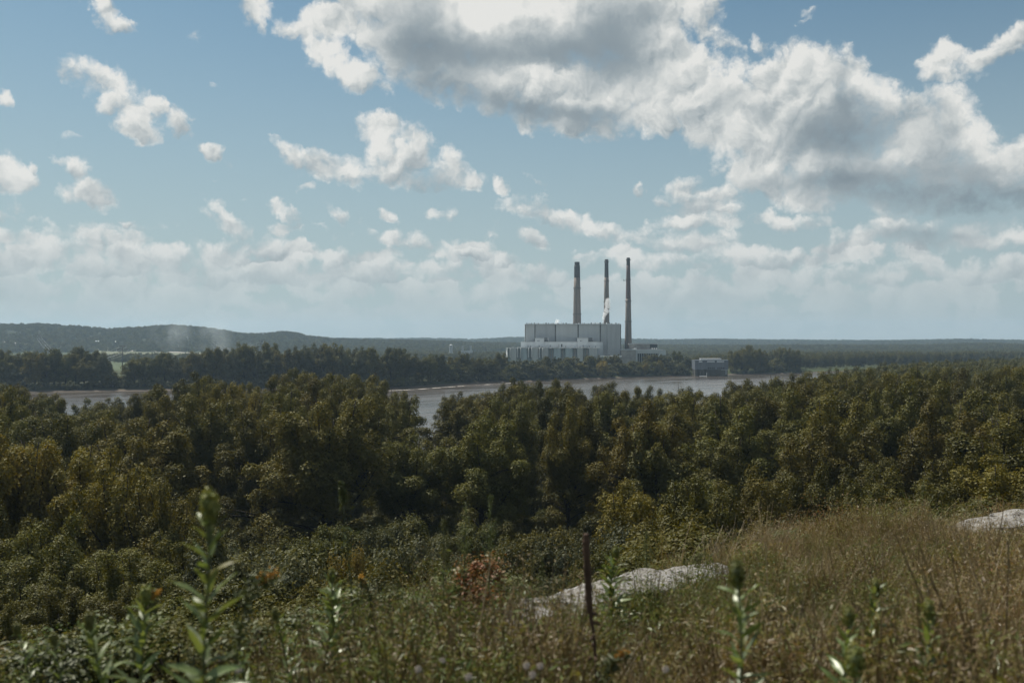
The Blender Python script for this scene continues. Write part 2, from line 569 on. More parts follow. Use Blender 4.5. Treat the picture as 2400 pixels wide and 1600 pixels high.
M_OLIVE = leaf_mat("leaf_olive", [(0.070, 0.066, 0.014), (0.118, 0.100, 0.022), (0.058, 0.060, 0.015), (0.098, 0.089, 0.021)])
M_GREEN = leaf_mat("leaf_green", [(0.052, 0.058, 0.014), (0.094, 0.090, 0.022), (0.064, 0.064, 0.016), (0.104, 0.092, 0.024)])
M_GREY = leaf_mat("leaf_greygreen", [(0.060, 0.066, 0.034), (0.110, 0.114, 0.062), (0.062, 0.066, 0.028), (0.112, 0.110, 0.050)])
M_AUTUMN = leaf_mat("leaf_yellowing", [(0.086, 0.077, 0.015), (0.140, 0.116, 0.024), (0.092, 0.079, 0.016), (0.145, 0.118, 0.024)])
M_GOLD = leaf_mat("leaf_gold", [(0.15, 0.13, 0.03), (0.24, 0.19, 0.05), (0.15, 0.125, 0.03), (0.24, 0.185, 0.05)])
M_BARK = surf("bark", (0.034, 0.028, 0.022), 0.9, 0.4, 1.2, 0.1)


# ------------------------------------------------------------------ terrain
EDGE_X = np.array([-60, -14, -6, -2.6, -1.2, 0.1, 1.0, 1.75, 2.4, 3.4, 5.0, 6.6, 8.6, 14, 30, 80.])
EDGE_Y = np.array([5, 5.8, 5.4, 5.2, 6.0, 7.3, 8.2, 9.3, 10.4, 12.2, 14.2, 15.4, 16.6, 18.5, 26, 45.])
NEAR_X = np.array([-12000, -1500, -600, -300, -150, 0, 60, 135, 255, 366, 650, 1100, 3000, 12000.])
NEAR_Y = np.array([250, 300, 400, 430, 445, 455, 462, 520, 760, 960, 1320, 1720, 2600, 5200.])
FAR_X = np.array([-12000, -1500, -560, -480, -380, -250, -150, -100, -36, 10, 30, 60, 178, 320, 460, 800, 1300, 3000, 12000.])
FAR_Y = np.array([700, 860, 905, 925, 960, 1000, 1024, 1080, 1195, 1238, 1236, 1280, 1385, 1478, 1560, 1840, 2250, 3300, 6000.])

_vn = np.random.default_rng(5).random((256, 256))


def vnoise(x, y, seed=0):
    x = np.asarray(x, float) + seed * 17.3
    y = np.asarray(y, float) + seed * 31.7
    i, j = np.floor(x).astype(int), np.floor(y).astype(int)
    u, v = x - i, y - j
    u, v = u * u * (3 - 2 * u), v * v * (3 - 2 * v)
    A = _vn[i % 256, j % 256]
    B = _vn[(i + 1) % 256, j % 256]
    C_ = _vn[i % 256, (j + 1) % 256]
    D = _vn[(i + 1) % 256, (j + 1) % 256]
    return (A * (1 - u) + B * u) * (1 - v) + (C_ * (1 - u) + D * u) * v - 0.5


def fbm(x, y, oct=4, seed=0):
    s, a, t = 0.0, 1.0, 0.0
    for k in range(oct):
        s = s + a * vnoise(x * 2 ** k, y * 2 ** k, seed + k)
        a *= 0.5
    return s


def sstep(x, a, b):
    t = np.clip((x - a) / (b - a), 0, 1)
    return t * t * (3 - 2 * t)


RIDGE_PX = np.array([-1500, -300, 0, 100, 180, 250, 330, 400, 450, 510, 560, 610, 660, 690, 720, 780, 900, 1050, 1250, 1500, 2700, 4000.])
RIDGE_PY = np.array([772, 770, 770, 769, 773, 778, 774, 770, 772, 779, 787, 788, 783, 785, 793, 799, 803, 806, 812, 815, 815, 812.])
FARR_PX = np.array([-2000, 0, 600, 760, 900, 1000, 1110, 1180, 1240, 1320, 1450, 1560, 1700, 1900, 2100, 2250, 2400, 2600, 4000.])
FARR_PY = np.array([800, 792, 797, 798, 799, 797, 800, 796, 795, 799, 799, 801, 800, 802, 803, 801, 803, 802, 800.])
R1, R2 = 4300.0, 7800.0


def terrain(x, y):
    x = np.asarray(x, float)
    y = np.asarray(y, float)
    r = np.hypot(x, y)
    ye = np.interp(x, EDGE_X, EDGE_Y) + 0.35 * fbm(x * 0.9, y * 0 + 2.0, 3, 3)
    # the bluff top
    slope = np.where(y < 4.8, 0.06 * (y - 4.8), 0.132 * (y - 4.8))
    top = EYE - 1.66 - slope - 0.085 * np.clip(-x - 0.3, 0, 6) + 0.10 * np.exp(-((x - 4.5) / 2.5) ** 2 - ((y - 9.5) / 3.0) ** 2) + 0.10 * fbm(x * 0.5, y * 0.5, 4, 1) + 0.03 * fbm(x * 3, y * 3, 2, 8)
    d = y - ye
    # the face and the wooded slope below it
    foot = EYE - 14.0 + 2.5 * fbm(x * 0.05, y * 0.05, 3, 4)
    face = top + (foot - top) * sstep(d, 0.0, 7.0)
    low = 3.2 + 1.2 * fbm(x * 0.01, y * 0.01, 3, 6)
    side = np.interp(x, [-400, -60, 0, 100, 400], [12.0, 4.0, 0.0, 4.0, 10.0]) * np.exp(-(y / 120.0) ** 2)
    sl = foot + side + (low - foot - side) * sstep(d, 6.0, 165.0) ** 0.8
    z = np.where(d < 0, top, np.where(d < 7.0, face, sl + (face - sl) * np.clip((9.0 - d) / 2.0, 0, 1)))
    z = np.where(y < -1e-3, np.maximum(z, top), z)
    # river
    yn = np.interp(x, NEAR_X, NEAR_Y)
    yf = np.interp(x, FAR_X, FAR_Y) + 5.0 * fbm(x * 0.02, y * 0, 3, 9)
    mud = np.interp(x, [-700, -600, -230, -120, 4000], [90, 90, 55, 12, 12])
    bank_n = sstep(yn + 6 - y, 0, 22)
    bank_f = sstep(y - yf, -2, mud * 0.9)
    bank_f2 = sstep(y - yf, mud * 0.75, mud + 14)
    riv = -2.5
    z_far = riv + 3.0 * bank_f + (4.0 + 1.0 * fbm(x * 0.004, y * 0.004, 2, 7)) * bank_f2
    zr = np.where(y < 0.5 * (yn + yf), riv + (z - riv) * bank_n, z_far)
    z = np.where(y > yn - 40, zr, z)
    # the power station's made ground
    ped = np.exp(-(((x - 110) / 260) ** 4)) * sstep(y, 1530, 1575) * (1 - sstep(y, 1950, 2050))
    z = z + 2.5 * ped
    # hills
    px = 1200 + FPX * x / np.maximum(y, 1.0)
    px = np.where(y > 0, px, -1500)
    h1 = EYE + (800 - np.interp(px, RIDGE_PX, RIDGE_PY)) / FPX * R1
    rr = sstep(r, R1 * 0.74, R1) * (1 - 0.55 * sstep(r, R1, R1 * 1.35))
    ruff = 22 * fbm(x * 0.0022, y * 0.0022, 4, 12)
    z = np.where(r > R1 * 0.7, z + np.maximum(h1 - 6, 0) * rr * (1 + 0.0) + ruff * rr * (h1 > 20) * (1 - np.exp(-((r - R1) / 250) ** 2)), z)
    h2 = EYE + (800 - np.interp(px, FARR_PX, FARR_PY)) / FPX * R2
    rr2 = sstep(r, R2 * 0.62, R2)
    z = np.where(r > R2 * 0.6, np.maximum(z, (h2 - 4) * rr2 + ruff * 0.5 * rr2 * (1 - np.exp(-((r - R2) / 300) ** 2)) + 4), z)
    return z


def ground_at(x, y):
    return float(terrain(np.array([x]), np.array([y]))[0])


GROUND_R = 10500.0


def build_ground():
    ang = np.concatenate([np.linspace(-180, -40, 30, endpoint=False), np.linspace(-40, 40, 330, endpoint=False), np.linspace(40, 180, 30)])
    rad = np.concatenate([[0.0], np.geomspace(0.8, 30, 150), np.geomspace(30.6, 900, 130), np.geomspace(910, GROUND_R, 210)])
    A, D = np.meshgrid(np.radians(ang), rad, indexing='ij')
    X, Y = np.sin(A) * D, np.cos(A) * D
    Z = terrain(X, Y)
    V = np.stack([X, Y, Z], -1).reshape(-1, 3)
    n, k = len(ang), len(rad)
    i, j = np.meshgrid(np.arange(n - 1), np.arange(k - 1), indexing='ij')
    a = (i * k + j).ravel()
    F = np.stack([a, a + k, a + k + 1, a + 1], -1)
    m_, g, out = new_mat("ground_cover")
    pos = g.node('ShaderNodeNewGeometry').outputs['Position']
    s = g.sep(pos)
    n1 = g.noise(pos, 0.9, 6.0, 0.6)
    n2 = g.noise(pos, 0.012, 5.0, 0.6)
    n3 = g.noise(pos, 14.0, 4.0, 0.6)
    soil = g.mix(n1, (0.030, 0.024, 0.014, 1), (0.080, 0.062, 0.036, 1))
    soil = g.mix(g.smooth(n3, 0.35, 0.7), soil, (0.06, 0.055, 0.022, 1))
    wood = g.mix(g.smooth(n2, 0.35, 0.65), (0.022, 0.024, 0.010, 1), (0.040, 0.042, 0.016, 1))
    n4 = g.noise(pos, 0.0016, 4.0, 0.55)
    plain = g.mix(g.smooth(n4, 0.42, 0.58), (0.050, 0.062, 0.026, 1), (0.085, 0.088, 0.046, 1))
    plain = g.mix(g.smooth(n2, 0.4, 0.6), plain, (0.042, 0.052, 0.022, 1))
    hill = g.mix(g.smooth(n2, 0.35, 0.65), (0.016, 0.022, 0.011, 1), (0.028, 0.034, 0.016, 1))
    yy = s[1]
    c = g.mix(g.smooth(s[2], 40.0, 45.0), wood, soil)
    far = g.smooth(yy, 1250.0, 1330.0)
    c = g.mix(far, c, plain)
    c = g.mix(g.m('MULTIPLY', far, g.smooth(s[2], 14.0, 26.0)), c, hill)
    # silt along the water's edge
    wet = g.m('MULTIPLY', g.smooth(s[2], 1.9, 0.8), g.smooth(yy, 300.0, 340.0))
    sand = g.mix(g.noise(pos, 0.06, 4.0, 0.6), (0.060, 0.048, 0.038, 1), (0.15, 0.122, 0.096, 1))
    c = g.mix(wet, c, sand)
    p = g.node('ShaderNodeBsdfPrincipled')
    g.put(p.inputs['Base Color'], c)
    p.inputs['Roughness'].default_value = 0.95
    p.inputs['Specular IOR Level'].default_value = 0.1
    b = g.node('ShaderNodeBump')
    b.inputs['Distance'].default_value = 0.05
    g.put(b.inputs['Height'], n3)
    g.put(p.inputs['Normal'], b.outputs[0])
    m_.node_tree.links.new(p.outputs[0], out.inputs['Surface'])
    o = obj("ground", mesh_np("ground", V, F, m_, smooth=True))
    tag(o, kind="structure", label="bluff top, wooded flood plain and distant hills")


def build_river():
    xs = np.concatenate([np.linspace(-6000, -700, 20), np.linspace(-650, 700, 60), np.linspace(760, 8000, 30)])
    yn = np.interp(xs, NEAR_X, NEAR_Y) - 25
    yf = np.interp(xs, FAR_X, FAR_Y) + 110
    t = np.linspace(0, 1, 12)
    X = np.repeat(xs[:, None], 12, 1)
    Y = yn[:, None] + (yf - yn)[:, None] * t[None]
    V = np.stack([X, Y, np.zeros_like(X)], -1).reshape(-1, 3)
    n, k = len(xs), 12
    i, j = np.meshgrid(np.arange(n - 1), np.arange(k - 1), indexing='ij')
    a = (i * k + j).ravel()
    F = np.stack([a, a + k, a + k + 1, a + 1], -1)
    m_, g, out = new_mat("river_water")
    pos = g.node('ShaderNodeNewGeometry').outputs['Position']
    rot = g.node('ShaderNodeMapping')
    g.put(rot.inputs[0], pos)
    rot.inputs['Rotation'].default_value = (0, 0, R(-42))
    fl = rot.outputs[0]
    eddy = g.noise(g.v('MULTIPLY', fl, (0.006, 0.030, 1.0)), 1.0, 5.0, 0.6, dist=0.8)
    rip = g.noise(g.v('MULTIPLY', fl, (0.10, 0.35, 1.0)), 1.0, 4.0, 0.65)
    fine = g.noise(pos, 0.9, 3.0, 0.6)
    p = g.node('ShaderNodeBsdfPrincipled')
    g.put(p.inputs['Base Color'], g.mix(eddy, (0.060, 0.048, 0.038, 1), (0.095, 0.078, 0.063, 1)))
    g.put(p.inputs['Roughness'], g.smooth(eddy, 0.35, 0.65, 0.12, 0.27))
    p.inputs['IOR'].default_value = 1.33
    p.inputs['Specular IOR Level'].default_value = 0.8
    b = g.node('ShaderNodeBump')
    b.inputs['Strength'].default_value = 1.0
    b.inputs['Distance'].default_value = 1.0
    hgt = g.m('ADD', g.m('MULTIPLY', rip, g.smooth(eddy, 0.35, 0.65, 0.10, 0.45)), g.m('MULTIPLY', fine, 0.08))
    g.put(b.inputs['Height'], hgt)
    g.put(p.inputs['Normal'], b.outputs[0])
    m_.node_tree.links.new(p.outputs[0], out.inputs['Surface'])
    o = obj("river", mesh_np("river", V, F, m_, smooth=True))
    tag(o, kind="structure", label="wide muddy river bending past the power station")


def strip_sheet(name, pts, width, mat, lift, kind="structure", label=None, seed=0, cat=None):
    """a ribbon laid on the ground (or the water) along pts"""
    pts = np.asarray(pts, float)
    t = np.linspace(0, len(pts) - 1, 60)
    X = np.interp(t, np.arange(len(pts)), pts[:, 0])
    Y = np.interp(t, np.arange(len(pts)), pts[:, 1])
    dx, dy = np.gradient(X), np.gradient(Y)
    L = np.hypot(dx, dy)
    w = 0.5 * width * (1 + 0.5 * fbm(t * 0.8, t * 0, 3, seed))
    Vl = np.stack([X - dy / L * w, Y + dx / L * w], -1)
    Vr = np.stack([X + dy / L * w, Y - dx / L * w], -1)
    V = np.concatenate([Vl, Vr])
    z = np.maximum(terrain(V[:, 0], V[:, 1]), 0.0) + lift
    V = np.column_stack([V, z])
    n = len(t)
    a = np.arange(n - 1)
    F = np.stack([a + n, a + n + 1, a + 1, a], -1)
    o = obj(name, mesh_np(name, V, F, mat))
    return tag(o, kind=kind, label=label, cat=cat)


build_ground()
build_river()
M_FIELD_A = surf("crop_green", (0.075, 0.095, 0.045), 0.9, 0.2, 0.02, 0.1, obj_space=False)
M_FIELD_B = surf("crop_pale", (0.150, 0.155, 0.095), 0.9, 0.2, 0.02, 0.1, obj_space=False)
M_GRAVEL = surf("gravel", (0.42, 0.38, 0.33), 0.9, 0.2, 0.05, 0.1, obj_space=False)


def field(px0, px1, py0, py1, mat, label):
    n = 14
    V = []
    for py in (py1, py0):
        Y = (EYE - 4.5) / (py - 800.0) * FPX
        for px in np.linspace(px0, px1, n):
            X = (px - 1200) / FPX * Y
            V.append((X, Y, ground_at(X, Y) + (0.35 if py == py1 else 0.6)))
    a = np.arange(n - 1)
    F = np.stack([a, a + 1, a + n + 1, a + n], -1)
    o = obj("crop_field", mesh_np("crop_field", np.array(V), F, mat))
    tag(o, kind="structure", label=label)


field(-60, 300, 826, 832, M_FIELD_B, "pale strip of crop before the hills")
field(230, 700, 833, 846, M_FIELD_B, "pale green field behind the far bank trees")
field(262, 420, 848, 868, M_FIELD_A, "bright green field glimpsed between the far bank trees")
strip_sheet("levee_road", [(-2050, 3350), (-1700, 3300), (-1300, 3250), (-900, 3200), (-500, 3300)], 26, M_GRAVEL, 1.2, label="pale gravel road crossing the flood plain", seed=4)
strip_sheet("quarry_road", [(-1500, 2800), (-1180, 2750), (-1050, 2680), (-1120, 2600)], 45, M_GRAVEL, 2.0, label="pale haul road at the foot of the hills", seed=6)


def foam_line():
    m_, g, out = new_mat("river_foam")
    pos = g.node('ShaderNodeNewGeometry').outputs['Position']
    n = g.noise(g.v('MULTIPLY', pos, (0.10, 0.06, 1.0)), 1.0, 4.0, 0.65)
    d = g.node('ShaderNodeBsdfDiffuse')
    d.inputs['Color'].default_value = (0.46, 0.43, 0.39, 1)
    t = g.node('ShaderNodeBsdfTransparent')
    mx = g.node('ShaderNodeMixShader')
    g.put(mx.inputs[0], g.smooth(n, 0.40, 0.58))
    L = m_.node_tree.links.new
    L(t.outputs[0], mx.inputs[1]), L(d.outputs[0], mx.inputs[2]), L(mx.outputs[0], out.inputs['Surface'])
    strip_sheet("foam", [(-150, 985), (-100, 1040), (-60, 1110), (-20, 1170), (14, 1218)], 5.0, m_, 0.03, kind="stuff", label="pale line of foam on the river below the far bank", seed=8)


foam_line()

# ------------------------------------------------------------------ trees
def make_tree(seed, H=36.0, rad=7.5, leaders=7, base=0.28, per=230, leaf=0.50, clump=2.3, skirt=16, mat=None, tall=(1.1, 1.6)):
    """a broadleaf tree: a forked trunk, rising limbs and clumps of leaves along them; returns (trunk mesh, crown mesh)"""
    rng = np.random.default_rng(seed)
    wood, cl = [], []
    lean = rng.normal(0, 0.02 * H, 2)
    tz = np.linspace(0, 0.62 * H, 7)
    tp = np.stack([lean[0] * (tz / H) ** 1.5 + 0.12 * np.sin(tz * 0.4), lean[1] * (tz / H) ** 1.5, tz], -1)
    wood.append(tube_vf(tp, np.interp(tz, [0, 0.05 * H, 0.62 * H], [0.024 * H, 0.016 * H, 0.007 * H]), 8))
    ga = rng.uniform(0, 6.28)
    for i in range(leaders):
        a = ga + i * 2.39996 + rng.normal(0, 0.25)
        rr = rad * (0.25 + 0.75 * math.sqrt((i + 0.5) / leaders)) * rng.uniform(0.8, 1.1)
        topz = H * (1.0 - 0.34 * (rr / rad) ** 2 * rng.uniform(0.3, 1.4)) * rng.uniform(0.88, 1.0)
        z0 = H * rng.uniform(base * 0.7, 0.50)
        p0 = np.array([np.interp(z0, tz, tp[:, 0]), np.interp(z0, tz, tp[:, 1]), z0])
        p3 = np.array([math.cos(a) * rr, math.sin(a) * rr, topz - clump * 0.8])
        p1 = p0 + (p3 - p0) * np.array([0.55, 0.55, 0.25])
        t = np.linspace(0, 1, 7)[:, None]
        c = (1 - t) ** 2 * p0 + 2 * t * (1 - t) * p1 + t ** 2 * p3 + rng.normal(0, 0.12, (7, 3)) * t
        wood.append(tube_vf(c, np.linspace(0.0075 * H, 0.0018 * H, 7), 6))
        nc = int(5 + 4 * rng.random())
        for k in range(nc):
            u = 0.32 + 0.68 * (k + rng.uniform(0, 0.7)) / nc
            u = min(u, 1.0)
            q = (1 - u) ** 2 * p0 + 2 * u * (1 - u) * p1 + u ** 2 * p3
            R0 = clump * (1.15 - 0.5 * u) * rng.uniform(0.75, 1.2)
            off = rng.normal(0, 1, 3) * np.array([1, 1, 0.5]) * R0 * (0.9 - 0.6 * u)
            cl.append((*(q + off), R0, R0 * rng.uniform(*tall)))
            if rng.random() < 0.5:
                wood.append(tube_vf(np.stack([q, q + off * 0.8]), [0.0025 * H, 0.001 * H], 4))
    for i in range(skirt):
        a = rng.uniform(0, 6.28)
        zz = H * rng.uniform(base * 0.55, 0.62)
        rr = rad * rng.uniform(0.55, 1.0) * (0.8 + 0.35 * math.sin(math.pi * min(1, zz / (0.9 * H))))
        q = np.array([math.cos(a) * rr, math.sin(a) * rr, zz])
        R0 = clump * rng.uniform(0.6, 1.05)
        cl.append((*q, R0, R0))
        wood.append(tube_vf(np.stack([(0.0, 0.0, zz * 0.8), q * np.array([0.5, 0.5, 0.93]), q]), [0.004 * H, 0.003 * H, 0.001 * H], 4))
    C, N, S_, T_ = [], [], [], []
    for (x, y, z, r_, rz) in cl:
        n = int(per * (r_ / clump) ** 2)
        d = rng.normal(size=(n, 3))
        d[:, 2] += 0.35
        d /= np.linalg.norm(d, axis=1, keepdims=True)
        q = d * (rng.random(n) ** 0.30)[:, None]
        # ragged sprays
        spray = 1 + 0.35 * np.sin(d[:, 0:1] * 5 + seed) * np.cos(d[:, 1:2] * 6 + x) * np.sin(d[:, 2:3] * 5 + y)
        C.append(np.array([x, y, z]) + q * np.array([r_, r_, rz]) * spray)
        N.append(d * 1.0 + rng.normal(0, 0.38, (n, 3)) + np.array([0, 0, 0.2]))
        S_.append(leaf * rng.uniform(0.6, 1.35, n))
        T_.append(np.clip(rng.normal(rng.uniform(0.2, 0.75), 0.22, n), 0, 1))
    C, N, S_, T_ = (np.concatenate(v) for v in (C, N, S_, T_))
    V, F = leaf_quads(C, N, S_, 0.75, rng)
    Vw, Fw = merge(wood)
    return (mesh_np("trunk", Vw, Fw, M_BARK, smooth=True), mesh_np("crown", V, F, mat, tint=T_), float(C[:, 2].max()))


def make_bush(seed, H=4.0, rad=2.4, n_clump=26, per=260, leaf=0.16, mat=None, wild=0.3):
    rng = np.random.default_rng(seed)
    wood, C, N, S_, T_ = [], [], [], [], []
    for i in range(n_clump):
        a = rng.uniform(0, 6.28)
        u = rng.random()
        zz = H * (0.12 + 0.80 * u)
        rr = rad * math.sqrt(rng.random()) * math.sqrt(max(0.05, 1 - (max(0, u - 0.25) / 0.8) ** 2))
        q = np.array([math.cos(a) * rr, math.sin(a) * rr, zz])
        R0 = rad * rng.uniform(0.20, 0.36)
        wood.append(tube_vf(np.stack([q * np.array([0.08, 0.08, 0.0]), q * np.array([0.55, 0.55, 0.6]), q]), [0.010 * H, 0.007 * H, 0.003 * H], 5))
        n = int(per * rng.uniform(0.7, 1.2))
        d = rng.normal(size=(n, 3))
        d[:, 2] += 0.4
        d /= np.linalg.norm(d, axis=1, keepdims=True)
        rad_ = rng.random(n) ** 0.5
        spray = 1 + wild * np.sin(d[:, 0] * 6 + i) * np.cos(d[:, 1] * 7 + i * 2)
        C.append(q + d * (rad_ * spray)[:, None] * R0 * np.array([1, 1, 1.15]))
        N.append(d * 0.9 + rng.normal(0, 0.42, (n, 3)) + np.array([0, 0, 0.3]))
        S_.append(leaf * rng.uniform(0.55, 1.4, n))
        T_.append(np.clip(rng.normal(rng.uniform(0.15, 0.8), 0.2, n), 0, 1))
    C, N, S_, T_ = (np.concatenate(v) for v in (C, N, S_, T_))
    C[:, 2] = np.maximum(C[:, 2], 0.02)
    V, F = leaf_quads(C, N, S_, 0.6, rng)
    Vw, Fw = merge(wood)
    return (mesh_np("stems", Vw, Fw, M_BARK, smooth=True), mesh_np("foliage", V, F, mat, tint=T_), float(C[:, 2].max()))


WOOD = [make_tree(100 + i, H=36, rad=rd, leaders=ld, base=bs, per=int(820 * cp / 2.1), leaf=0.37, clump=cp, skirt=sk, mat=mt, tall=tl)
        for i, (rd, ld, bs, cp, sk, mt, tl) in enumerate([
            (8.2, 12, 0.24, 2.3, 18, M_OLIVE, (1.15, 1.6)), (6.0, 8, 0.24, 2.1, 14, M_OLIVE, (1.2, 1.8)), (9.6, 15, 0.24, 2.4, 20, M_OLIVE, (1.05, 1.5)),
            (5.6, 7, 0.30, 2.0, 10, M_GREEN, (1.2, 1.9)), (8.6, 12, 0.22, 2.3, 20, M_GREEN, (1.1, 1.6)), (7.4, 10, 0.26, 2.2, 14, M_AUTUMN, (1.1, 1.7))])]
NEARWOOD = [make_tree(140 + i, H=30, rad=rd, leaders=ld, base=0.18, per=880, leaf=0.33, clump=2.1, skirt=24, mat=mt)
            for i, (rd, ld, mt) in enumerate([(7.5, 11, M_OLIVE), (6.6, 9, M_AUTUMN), (7.2, 10, M_GREEN)])]
FARWOOD = [make_tree(170 + i, H=30, rad=rd, leaders=ld, base=0.16, per=300, leaf=0.62, clump=2.4, skirt=18, mat=mt)
           for i, (rd, ld, mt) in enumerate([(6.5, 9, M_GREEN), (5.4, 7, M_GREEN), (7.4, 10, M_OLIVE), (6.0, 8, M_GREY)])]
BUSHES = [make_bush(200 + i, H=h, rad=rd, n_clump=nc, per=680, leaf=lf, mat=mt)
          for i, (h, rd, nc, lf, mt) in enumerate([(6.0, 3.3, 34, 0.19, M_GREY), (5.0, 3.0, 30, 0.17, M_GREY), (5.5, 2.8, 30, 0.18, M_GREEN),
                                                   (4.5, 3.0, 28, 0.17, M_OLIVE), (5.0, 2.6, 26, 0.15, M_GOLD)])]
FARBUSH = [make_bush(230 + i, H=9.0, rad=5.0, n_clump=22, per=110, leaf=0.8, mat=mt) for i, mt in enumerate([M_GREY, M_GREEN, M_GREY])]
YELLOWTREE = make_tree(250, H=16, rad=4.5, leaders=8, base=0.15, per=80, leaf=0.7, clump=1.9, skirt=14, mat=M_GOLD)

TREES = []
_tr = random.Random(4)


def plant(kind, name, x, y, height, label, cat, group=None, width=1.0, sink=0.15, part_names=("trunk", "crown"), z=None):
    me_t, me_c, h0 = kind
    s = height / h0
    root = empty(name, (x, y, (ground_at(x, y) if z is None else z) - sink), _tr.uniform(0, 6.28))
    root.scale = (s * width, s * width, s)
    obj(part_names[0], me_t, root)
    obj(part_names[1], me_c, root)
    tag(root, label, cat, group)
    TREES.append((root, x, y))
    return root


def nth(k):
    w = ["first", "second", "third", "fourth", "fifth", "sixth", "seventh", "eighth", "ninth", "tenth", "eleventh", "twelfth"]
    if k < 12:
        return w[k]
    k += 1
    suf = "th" if 10 <= k % 100 <= 20 else {1: "st", 2: "nd", 3: "rd"}.get(k % 10, "th")
    return f"{k}{suf}"


SKY_PX = np.array([-150, 0, 60, 100, 330, 375, 450, 580, 640, 690, 760, 850, 880, 985, 1035, 1060, 1150, 1200, 1300, 1400, 1460, 1520, 1560, 1610,
                   1660, 1700, 1760, 1850, 1900, 2000, 2150, 2300, 2400, 2550])
SKY_PY = np.array([900, 898, 922, 938, 932, 893, 880, 882, 900, 878, 872, 884, 915, 926, 930, 926, 922, 902, 898, 906, 906, 918, 930, 908,
                   918, 908, 900, 892, 886, 876, 868, 866, 866, 866])
TONE = ["olive", "slim olive", "broad olive", "slim green", "broad green", "yellowing"]


def near_wood():
    rng = random.Random(21)
    rows = [(430, 11.5, 0, "river edge"), (392, 11.5, 4, "fourth inner"), (352, 11.5, 8, "third inner"), (314, 14.0, 14, "second inner"), (280, 16.0, 20, "first inner"),
            (248, 17.5, 28, "second front"), (218, 18.0, 44, "first front"), (190, 14.0, 92, "slope foot"), (166, 13.0, 150, "lower slope")]
    for Y0, step, drop, rowname in rows:
        x = -0.56 * Y0 + rng.uniform(0, step)
        got = []
        while x < 0.58 * Y0:
            Y = Y0 + rng.uniform(-14, 14)
            X = x + rng.uniform(-2, 2)
            px = 1200 + FPX * X / Y
            x += step * rng.uniform(0.85, 1.25)
            if Y > np.interp(X, NEAR_X, NEAR_Y) - 8:
                continue
            if Y0 < 200 and 470 < px < 1470:
                continue
            gap = abs(px - 1012) < 8.0 * FPX / Y
            if gap and Y0 > 260:
                continue
            if 65 < px < 350 and Y0 > 360 and rng.random() < 0.55:
                continue
            if 300 < px < 345 and 240 < Y0 < 400:
                continue
            py = float(np.interp(px, SKY_PX, SKY_PY)) + drop * rng.uniform(0.7, 1.5) + rng.uniform(-28, 8)
            if gap:
                py = max(py, 1012)
            zg = ground_at(X, Y)
            h = EYE - (py - 800) / FPX * Y - zg
            h = min(h, 44) * rng.uniform(0.97, 1.0)
            if h < 12:
                continue
            if Y0 > 380 and 370 < px < 870:
                x -= step * 0.3
            v = rng.choices(range(6), [3, 2.5, 3, 2, 2.5, 1.2])[0]
            if px > 1450 and rng.random() < 0.35:
                v = 5 if rng.random() < 0.3 else 0
            got.append((px, X, Y, h, v))
        got.sort()
        for i, (px, X, Y, h, v) in enumerate(got):
            wd = min(1.6, max(0.85, 37.0 / h * rng.uniform(0.8, 1.15))) * (1.10 if Y0 < 330 and v not in (1, 3) else 1.0)
            plant(WOOD[v], "cottonwood_tree", X, Y, h, f"{TONE[v]} tree, {nth(i)} from the left in the {rowname} row of the riverside wood", "tree",
                  "trees of the riverside wood", wd)


near_wood()


def slope_trees():
    """the nearer trees on the slope, at the foot of the bluff: bearing and top of each, and how far off it stands"""
    spots = [(40, 1000, 150, 1), (130, 1015, 158, 1), (215, 1035, 150, 1), (290, 1075, 142, 1), (385, 1100, 136, 0), (-40, 1010, 146, 1),
             (20, 1170, 118, 0), (110, 1190, 112, 0), (-30, 1260, 100, 2), (210, 1240, 106, 2), (300, 1265, 100, 0), (60, 1320, 90, 2), (160, 1360, 84, 0),
             (270, 1370, 82, 0), (440, 1190, 128, 2), (-20, 1400, 74, 0), (380, 1330, 88, 2),
             (1640, 1090, 120, 0), (1500, 1120, 122, 1), (1760, 1080, 126, 0), (1880, 1070, 130, 0), (2000, 1075, 128, 2), (2120, 1090, 118, 0),
             (2260, 1040, 124, 0), (2370, 1060, 116, 1), (2470, 1050, 112, 0), (1570, 1180, 96, 0)]
    tone = ["dark olive", "sunlit yellowing", "dark green"]  # the sunlit look is put into a yellower leaf colour
    for i, (px, py, Y, v) in enumerate(sorted(spots)):
        X, zt = px_to_world(px, py, Y)
        h = zt - ground_at(X, Y)
        h = max(6.0, min(h, 36))
        side = "below the bluff beyond the tall weed" if px < 700 else "beyond the grassy mound"
        plant(NEARWOOD[v], "slope_tree", X, Y, h, f"{tone[v]} tree {side}, {nth(i)} slope tree from the left", "tree",
              "trees on the slope below the bluff", min(1.35, max(0.9, 22.0 / h)))


slope_trees()


